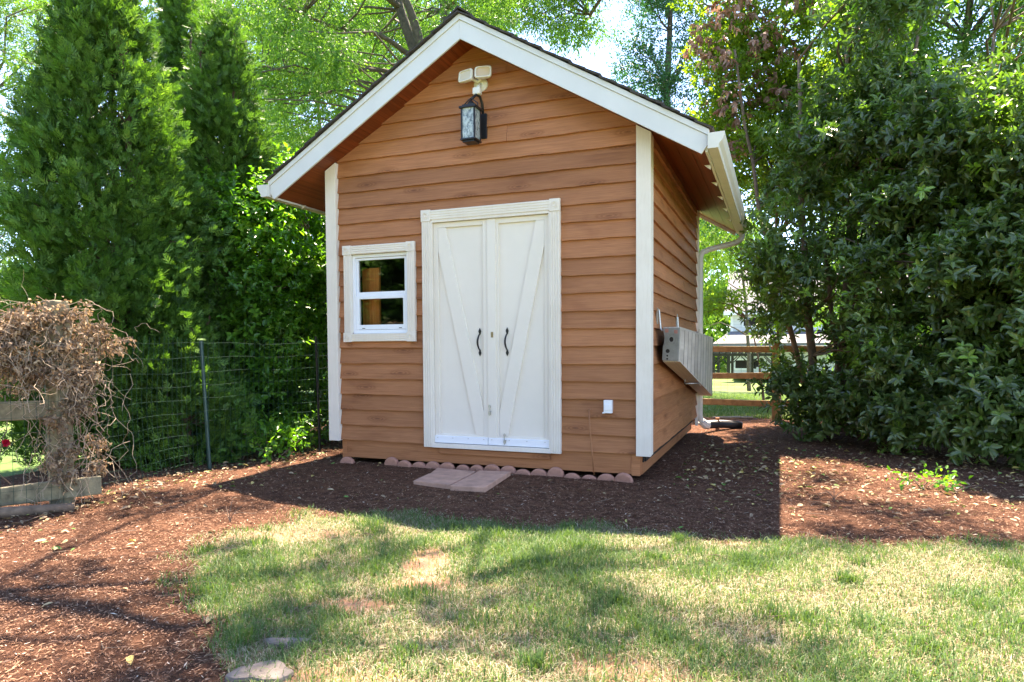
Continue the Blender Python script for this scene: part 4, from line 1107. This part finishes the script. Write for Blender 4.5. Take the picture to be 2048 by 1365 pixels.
# the part reaching over the yard, above the frame
OVC = []
def shade_clump(U, V, r, h):
    g_ = px(U, V, z=G); k = h/SUN[2]; c = g_+SUN*k
    for _ in range(max(1, int(r*8))):
        OVC.append((c[0]+rng.normal()*r*.55, c[1]+rng.normal()*r*.45, c[2]+rng.normal()*r*.3, .2, .2, .12))
for U, V, r, h in ((330, 1000, .45, 7.5), (500, 1010, .28, 7.8), (180, 1040, .35, 7.2), (650, 1090, .2, 8), (470, 1120, .22, 7.6), (600, 1170, .2, 7.8), (700, 1235, .18, 7.6),
     (560, 1300, .28, 7.4), (860, 1290, .14, 7.6), (1180, 1150, .14, 8), (1270, 1250, .16, 8), (1430, 1300, .2, 7.8), (1110, 1300, .22, 7.6), (230, 1355, .25, 7), (400, 1350, .2, 7),
     (60, 1150, .16, 7), (200, 1160, .16, 7.2), (120, 1230, .12, 7), (330, 1220, .14, 7.3), (1720, 1010, .4, 7), (1930, 1040, .45, 6.5), (1800, 1075, .25, 6.8), (1990, 1100, .2, 6.5), (1650, 960, .3, 7), (1560, 1340, .2, 7.8), (930, 1200, .14, 7.8), (760, 1120, .12, 8)):
    shade_clump(U, V, r, h)
cl = cl+OVC
tree('elm_tree', (-2.0, 7.0, 0), 'large light green elm with grey trunks rising behind the shed roof', 'tree', cl, M['elm'], M['bark'], 62, .078, .030, 6, stems=stems, spread=.8, stem=.25, droop=.7, up=-.15, shell=.1, limb_r=.022, every=2)
# slender blue-green tree behind the right roof slope
cl = []
for i in range(120):
    V = rng.uniform(-250, 470); f = (V+250)/720; hw_ = 40+75*min(1, f*1.5); U = 1345+rng.uniform(-1, 1)*hw_+ (V > 350)*20; cl.append((*px(U, V, y=11+rng.normal()*.8), .55, .55, .45))
tree('lacebark_tree', (1.7, 11, -.1), 'dense blue green tree rising behind the right slope of shed roof', 'tree', cl, M['blue'], M['bark'], 75, .075, .04, 6, trunk=(.18, .05), shell=.1, stem=.2)
# yellow green tree with patches of dead brown leaves
cl = []; dd = []
for i in range(150):
    U = rng.uniform(1385, 1660); V = rng.uniform(-150, 400)
    if U < 1440 and V > 260: continue
    cl.append((*px(U, V, y=5.4+rng.normal()*.5), .32, .32, .25))
base = px(1560, 850, y=5.6); base[2] = 0
t = tree('magnolia_tree', tuple(base), 'yellow green tree with clusters of dead brown leaves above the rear eave', 'tree', cl, M['yel'], M['palebark'], 30, .085, .040, 6, trunk=(.03, .012), shell=.2, folded=True, stem=.15)
D_ = []
for i in range(30):
    U = rng.uniform(1380, 1640); V = rng.uniform(-60, 200+ (U-1390)*.6) 
    if U > 1520 and V > 120 and rng.random() < .6: continue
    D_.append((*px(U, V, y=4.7+rng.normal()*.3), .2, .2, .2))
for U, V in ((1440, 150), (1425, 100), (1400, 60), (1455, 300), (1470, 290)): D_.append((*px(U, V, y=4.7), .17, .17, .17))
p, d, idx = clump_twigs(D_, 10, .2, -.2)
g = twig_leaves(p, d, 6, .10, .042, .8, .1, .8, rng.random(len(p)), True); npmesh('dead_foliage', *g, M['dead'], t)
# drooping light tree beyond the fence, and a bright sprig nearer
cl = [(*px(U, V, y=16+rng.normal()), .55, .55, .7) for U, V in zip(rng.uniform(1380, 1520, 60), rng.uniform(420, 660, 60)) if U < 1430 or V < 545]
tree('willow_tree', (3.3, 16.5, -.4), 'pale green drooping tree beyond the rear fence beside the neighbour house', 'tree', cl, M['bgleaf'], M['bark'], 70, .11, .03, 6, trunk=(.07, .03), droop=1.2, up=-.6, shell=.1)
cl = [(*px(U, V, y=7.2), .22, .22, .07) for U, V in ((1410, 625), (1430, 610), (1455, 598), (1480, 590), (1420, 600), (1470, 610))]
tree('yellow_sapling', (3.9, 7.4, -.02), 'bright yellow green sapling branch hanging beyond rear corner of shed', 'tree', cl, M['yel'], M['palebark'], 22, .09, .04, 5, trunk=(.03, .01), droop=.3, folded=True)
# background trees: (U range, V range, y distance, clumps, label)
BG = [(-160, 130, -200, 640, 9, 170, 'pale green leafy tree at the far left edge beyond the arborvitae', 'bgleaf', .6),
      (60, 330, -200, 560, 13, 150, 'light green tree behind the tallest arborvitae', 'bgleaf', .7),
      (280, 620, -120, 620, 16, 190, 'wide light green tree behind the slim and medium arborvitae', 'bgleaf', .8),
      (520, 760, 60, 760, 12, 100, 'green tree behind the privet and left wall of the shed', 'elm', .7),
      (560, 1010, -220, 170, 20, 170, 'distant pale tree behind the elm trunks', 'bgleaf', .9),
      (1600, 1850, -200, 420, 9.5, 110, 'mid green tree behind the upper left of glossy shrub', 'elm', .5),
      (1740, 2150, -250, 480, 8.5, 190, 'spreading light tree above the right end of glossy shrub', 'elm', .5),
      (1640, 1900, 380, 700, 24, 40, 'sunlit tree far beyond the glossy shrub', 'bgleaf', 1.0),
      (1850, 2200, 420, 780, 26, 50, 'pale far tree glimpsed through gaps at right edge', 'bgleaf', 1.1),
      (1200, 1450, 440, 660, 66, 50, 'far tree behind the drooping tree and the neighbour house', 'bgleaf', 1.3)]
for U0, U1, V0, V1, y, n, lab, mt, r in BG:
    c0 = px((U0+U1)/2, 700, y=y); c0[2] = float(hgt(c0[0], c0[1]))-.05
    cl = []
    for _ in range(n):
        a, q = rng.random(2)*2-1
        k = 1-.35*abs(q)**3
        cl.append((*px((U0+U1)/2+a*(U1-U0)/2*k, (V0+V1)/2+q*(V1-V0)/2, y=y+rng.normal()*r), r, r, r*.7))
    sc_ = max(1, y/11)
    tree('background_tree', tuple(c0), lab, 'tree', cl, M[mt], M['bark'], 72, .09*sc_, .042*sc_, 6, trunk=(.12, .05), group='trees in the background', droop=.4, up=0, shell=.1, stem=.22*sc_, limb_r=.03, every=2)
# far wood closing the horizon
def wood():
    n = 2600; a = rng.uniform(R(-80), R(60), n); dist = rng.uniform(62, 90, n); x = 4+np.sin(a-YAW)*dist; y = -5+np.cos(a-YAW)*dist
    z = rng.random(n)*9-1; cl = np.stack([x, y, z, np.full(n, 1.8), np.full(n, 1.8), np.full(n, 1.5)], 1)
    p, d, idx = clump_twigs(cl, 14, .2, .1); g = twig_leaves(p, d, 5, .7, .4, .9, .5, .2, rng.random(len(p)), False)
    tag(npmesh('far_wood', *g, M['bgleaf']), 'far green wood closing the view behind the house', 'wood', None, 'stuff')
wood()
# trees behind the photographer, mirrored in the window panes
for i, (x, y, lab) in enumerate(((-10.5, -17, 'dark tree behind the photographer mirrored at left in window'), (-3.5, -19, 'dark tree behind the photographer mirrored in the window middle'), (5, -20, 'dark tree behind the photographer at right, opposite the shed'))):
    cl = ellipsoid_clumps((x, y, 4.4), (4.4, 2.5, 4.4), 170, .9, .4)
    tree('yard_tree', (x, y, 0), lab, 'tree', cl, M['arb'], M['bark'], 60, .3, .16, 6, trunk=(.25, .08), group='trees behind the photographer', every=3)

# ------------------------------------------------------------------ dead vines on the left fence
def vines():
    t = empty('dead_vine', (PF[0], PF[1], 1.2), 'tangled dead brown vine draped over the top of the left fence', 'vine')
    cen = []
    for i in range(130):
        s = rng.uniform(-.42, 1.7); c = PF+dF*s if s > 0 else PF+np.array([.02, .95, 0])*(-s)
        zt_ = 1.50-.12*abs(s)-.1*(s < -.3); z = zt_-abs(rng.normal())*.27
        cen.append((c[0]+rng.normal()*.07+.03, c[1]+rng.normal()*.07-.03, max(z, .6), .12, .12, .10))
    for i in range(16):
        cen.append((PF[0]+.06+rng.normal()*.06, PF[1]+rng.uniform(-.15, .25), rng.uniform(.3, 1.1), .07, .07, .1))
    cen = np.array(cen)
    b = MB()
    for i in range(700):
        c = cen[rng.integers(len(cen))]; p = c[:3]+rng.normal(size=3)*.08; d = rdir(1)[0]; pts = [p]
        for j in range(7): d = norm(d+rng.normal(size=3)*.5+np.array([0, 0, -.25])); p = p+d*.045; pts.append(p)
        b.tube(pts, rng.uniform(.0009, .0024), 4, caps=False)
    for i in range(22):   # long hanging stems down to the ground
        p = PF+np.array([rng.uniform(.0, .16), rng.uniform(-.3, .35), 1.1]); pts = [p]
        while p[2] > .12 and len(pts) < 26: p = p+np.array([rng.normal()*.03, rng.normal()*.03, -rng.uniform(.02, .07)]); pts.append(p)
        b.tube(pts, .0018, 4, caps=False)
    b.build('stems', plain('dry vine stems', (.36, .27, .18), .8, var=.3, scale=8), t)
    p, d, idx = clump_twigs(cen, 44, .1, -.3)
    g = twig_leaves(p, d, 4, .034, .016, 1.0, .05, .7, rng.random(len(p)), True, jit=.8); npmesh('withered_leaves', *g, M['vineleaf'], t)
vines()
def rose():
    t = empty('climbing_rose', (-1.25, -2.75, .0), 'climbing rose with bare tangled canes and one red bloom behind left fence', 'rose bush')
    b = MB()
    for i in range(14):
        p = np.array([-1.25+rng.normal()*.25, -2.35+rng.normal()*.25, .05]); d = norm(np.array([rng.normal()*.5, rng.normal()*.5, 1.2])); pts = [p]
        for j in range(11): d = norm(d+rng.normal(size=3)*.16+np.array([0, 0, .02])); p = p+d*.08; pts.append(p)
        b.tube(pts, rng.uniform(.003, .006), 5, caps=False)
    b.build('canes', plain('rose canes', (.14, .09, .06), .8, var=.3, scale=8), t)
    c = px(12, 887, y=-2.30); n = 26
    u = rdir(n); p = c+u*.012; red = leafmat('red petals', [(0, (.5, .01, .05)), (1, (.75, .03, .09))], .5, .3, (1, .5, .5))
    g = leaf_geo(p-u*.012, norm(u+np.array([0, 0, .4])), rdir(n), np.full(n, .034), np.full(n, .03), rng.random(n)); npmesh('bloom', *g, red, t)
rose()
c = px(60, 1032, z=G)
b = MB(); b.tube([c+np.array([-.45, -.5, .03]), c+np.array([-.1, -.1, .035]), c+np.array([.16, .2, .03])], [.045, .04, .03], 9); tag(b.build('log', M['palebark'], None, smooth=True), 'half buried grey brown log on mulch before the left fence', 'log')

# ------------------------------------------------------------------ ground scatter
def scatter(n, x0, x1, y0, y1, dens=None):
    x = rng.uniform(x0, x1, n); y = rng.uniform(y0, y1, n)
    if dens is not None:
        k = rng.random(n) < dens(x, y); x, y = x[k], y[k]
    return x, y
def nearw(x, y, s=3.4): return np.clip(s/np.hypot(x-CAM[0], y-CAM[1]), 0, 1)**2
shedmask = lambda x, y: ~((x > .1) & (x < W-.05) & (y > 0.05) & (y < D))
pavm = lambda x, y: ~((x > 1.30) & (x < 2.02) & (y > -.85) & (y < -.15))
# mulch shreds
x, y = scatter(620000, -2.4, 8.5, -4.6, 5.5, lambda x, y: nearw(x, y, 3.6)*(~soft_lawn(x, y) | (rng.random(len(x)) < .05))*shedmask(x, y)*(pavm(x, y) | (rng.random(len(x)) < .05)))
n = len(x); L = .010+.03*rng.random(n)**2.2; Wd = .0018+.0045*rng.random(n)
a = rng.random(n)*6.283; tilt = rng.normal(size=n)*.22
ax = np.stack([np.cos(a), np.sin(a), tilt], 1); nr = norm(np.stack([rng.normal(size=n)*.45, rng.normal(size=n)*.45, np.ones(n)], 1))
g = leaf_geo(np.stack([x, y, hgt(x, y)+.003+.008*rng.random(n)], 1), ax, nr, L, Wd, np.clip(.42+rng.normal(size=n)*.23+(rng.random(n) < .02)*.6, 0, 1), False)
tag(npmesh('mulch_shreds', *g, M['chip']), 'reddish brown shredded bark mulch over the bed', 'mulch', None, 'stuff'); print('chips', n)
# litter leaves
def litd(x, y):
    right = np.exp(-((y-1.2)/1.4)**2)*(x > 3.3)*1.0
    left = np.exp(-((x+.55)/.45)**2)*(y < 2)*1.1
    return np.clip(.035+right*.8+left*.8, 0, 1)*(~is_lawn(x, y) | (rng.random(len(x)) < .05))*shedmask(x, y)*nearw(x, y, 6)
x, y = scatter(32000, -2.2, 8.5, -4.5, 5.0, litd); n = len(x)
a = rng.random(n)*6.283; L = .016+.05*rng.random(n)**1.4
g = leaf_geo(np.stack([x, y, hgt(x, y)+.008+.01*rng.random(n)], 1), np.stack([np.cos(a), np.sin(a), rng.normal(size=n)*.25], 1), norm(np.stack([rng.normal(size=n)*.4, rng.normal(size=n)*.4, np.ones(n)], 1)), L, L*.42, np.clip(rng.random(n)*1.02, 0, 1))
tag(npmesh('leaf_litter', *g, M['litter']), 'fallen tan, yellow and green leaves scattered over the mulch', 'leaf litter', None, 'stuff'); print('litter', n)
# twigs
b = MB()
for i in range(120):
    U = rng.uniform(0, 2048); V = rng.uniform(980, 1120) if rng.random() < .7 else rng.uniform(1120, 1360)
    c = px(U, V, z=G+.012); a = rng.random()*6.283; L_ = rng.uniform(.05, .2)
    b.tube([c, c+np.array([math.cos(a)*L_*.5, math.sin(a)*L_*.5, .012]), c+np.array([math.cos(a+.3)*L_, math.sin(a+.3)*L_, rng.uniform(0, .03)])], [.0022, .0018, .001], 4)
tag(b.build('loose_twigs', M['palebark'], None), 'small bare twigs strewn on the mulch and lawn', 'twigs', None, 'stuff')
def sprig(U, V, h, lab):
    c = px(U, V, z=G); b = MB()
    for (dx, hh) in ((.0, h), (.10, h*.8), (-.06, h*.55)):
        b.tube([c, c+np.array([dx*.2, 0, hh*.4]), c+np.array([dx*.7, .02, hh*.8]), c+np.array([dx, .03, hh])], [.003, .0025, .0018, .001], 5)
    tag(b.build('bare_sprig', M['palebark'], None), lab, 'sprig', 'bare sprigs in the mulch')
sprig(460, 1045, .16, 'bare grey sprig standing in mulch at the left of the lawn')
sprig(1668, 1000, .12, 'bare grey sprig standing in mulch right of the shed shadow')
# grass
def blades(x, y, h, w_, tone, lean, mat, nm, lab):
    n = len(x); z = hgt(x, y)-.003; a = rng.random(n)*6.283
    d = np.stack([np.cos(a), np.sin(a), np.zeros(n)], 1); s = np.stack([-np.sin(a), np.cos(a), np.zeros(n)], 1)
    p0 = np.stack([x, y, z], 1); up = np.array([0, 0, 1.])
    h = h[:, None]; lean = lean[:, None]; w_ = w_[:, None]
    p1 = p0+up*h*.55+d*h*lean*.35; p2 = p0+up*h*(1-.35*lean)+d*h*lean
    V = np.stack([p0-s*w_, p0+s*w_, p1+s*w_*.8, p1-s*w_*.8, p2+s*w_*.15, p2-s*w_*.15], 1).reshape(-1, 3)
    b_ = np.arange(n)[:, None]*6; Q = np.stack([b_+np.array([[0, 1, 2, 3]]), b_+np.array([[3, 2, 4, 5]])], 1).reshape(-1, 4)
    tag(npmesh(nm, V, Q, np.repeat(tone, 2), mat), lab, 'grass', None, 'stuff'); print(nm, n)
def gd(x, y):
    e = soft_lawn(x, y)
    return e*(1-bare(x, y)*.88)*(.42+.55*smooth(.25, .8, patch(x, y)))*nearw(x, y, 4.0)
x, y = scatter(620000, .8, 8.6, -4.9, -.4, gd); n = len(x)
T = patch(x*1.7+3, y*1.7)
blades(x, y, (.022+.045*rng.random(n)**1.5)*(.6+.7*patch(x, y)), .0011+.0010*rng.random(n), np.clip(.35+rng.normal(size=n)*.2+.2*(T-.5), 0, 1), .3+.7*rng.random(n), M['grass'], 'lawn_grass', 'living green grass blades growing in uneven tufts across the lawn')
# tufts
tx = []; ty = []
for i in range(150):
    cx, cy = rng.uniform(1.2, 6.5), rng.uniform(-4.4, -1.4)
    if not is_lawn(np.array([cx]), np.array([cy]))[0] or bare(cx, cy) > .3: continue
    m = rng.integers(60, 220); s = rng.uniform(.02, .07); tx.append(cx+rng.normal(size=m)*s); ty.append(cy+rng.normal(size=m)*s)
x = np.concatenate(tx); y = np.concatenate(ty); n = len(x)
blades(x, y, .035+.05*rng.random(n), .0012+.001*rng.random(n), np.clip(.3+rng.normal(size=n)*.2, 0, 1), .2+.6*rng.random(n), M['grass'], 'grass_tufts', 'taller dark green grass tufts dotted over the lawn')
x, y = scatter(420000, .8, 8.6, -4.9, -.4, lambda x, y: soft_lawn(x, y)*(1-bare(x, y)*.88)*(.95-.3*patch(x, y))*nearw(x, y, 4.0)); n = len(x)
blades(x, y, .012+.030*rng.random(n)**1.5, .0009+.0007*rng.random(n), rng.random(n), .9+1.6*rng.random(n), M['straw'], 'dry_thatch', 'straw coloured dead grass lying between the living blades')
# sparse grass beyond the rear fence
x, y = scatter(60000, 1.5, 6, 5.6, 12); n = len(x)
blades(x, y, .03+.04*rng.random(n), .002+.002*rng.random(n), np.clip(.5+rng.normal(size=n)*.25, 0, 1), .3+.6*rng.random(n), M['grass'], 'field_grass', 'green grass growing beyond the rear rail fence')
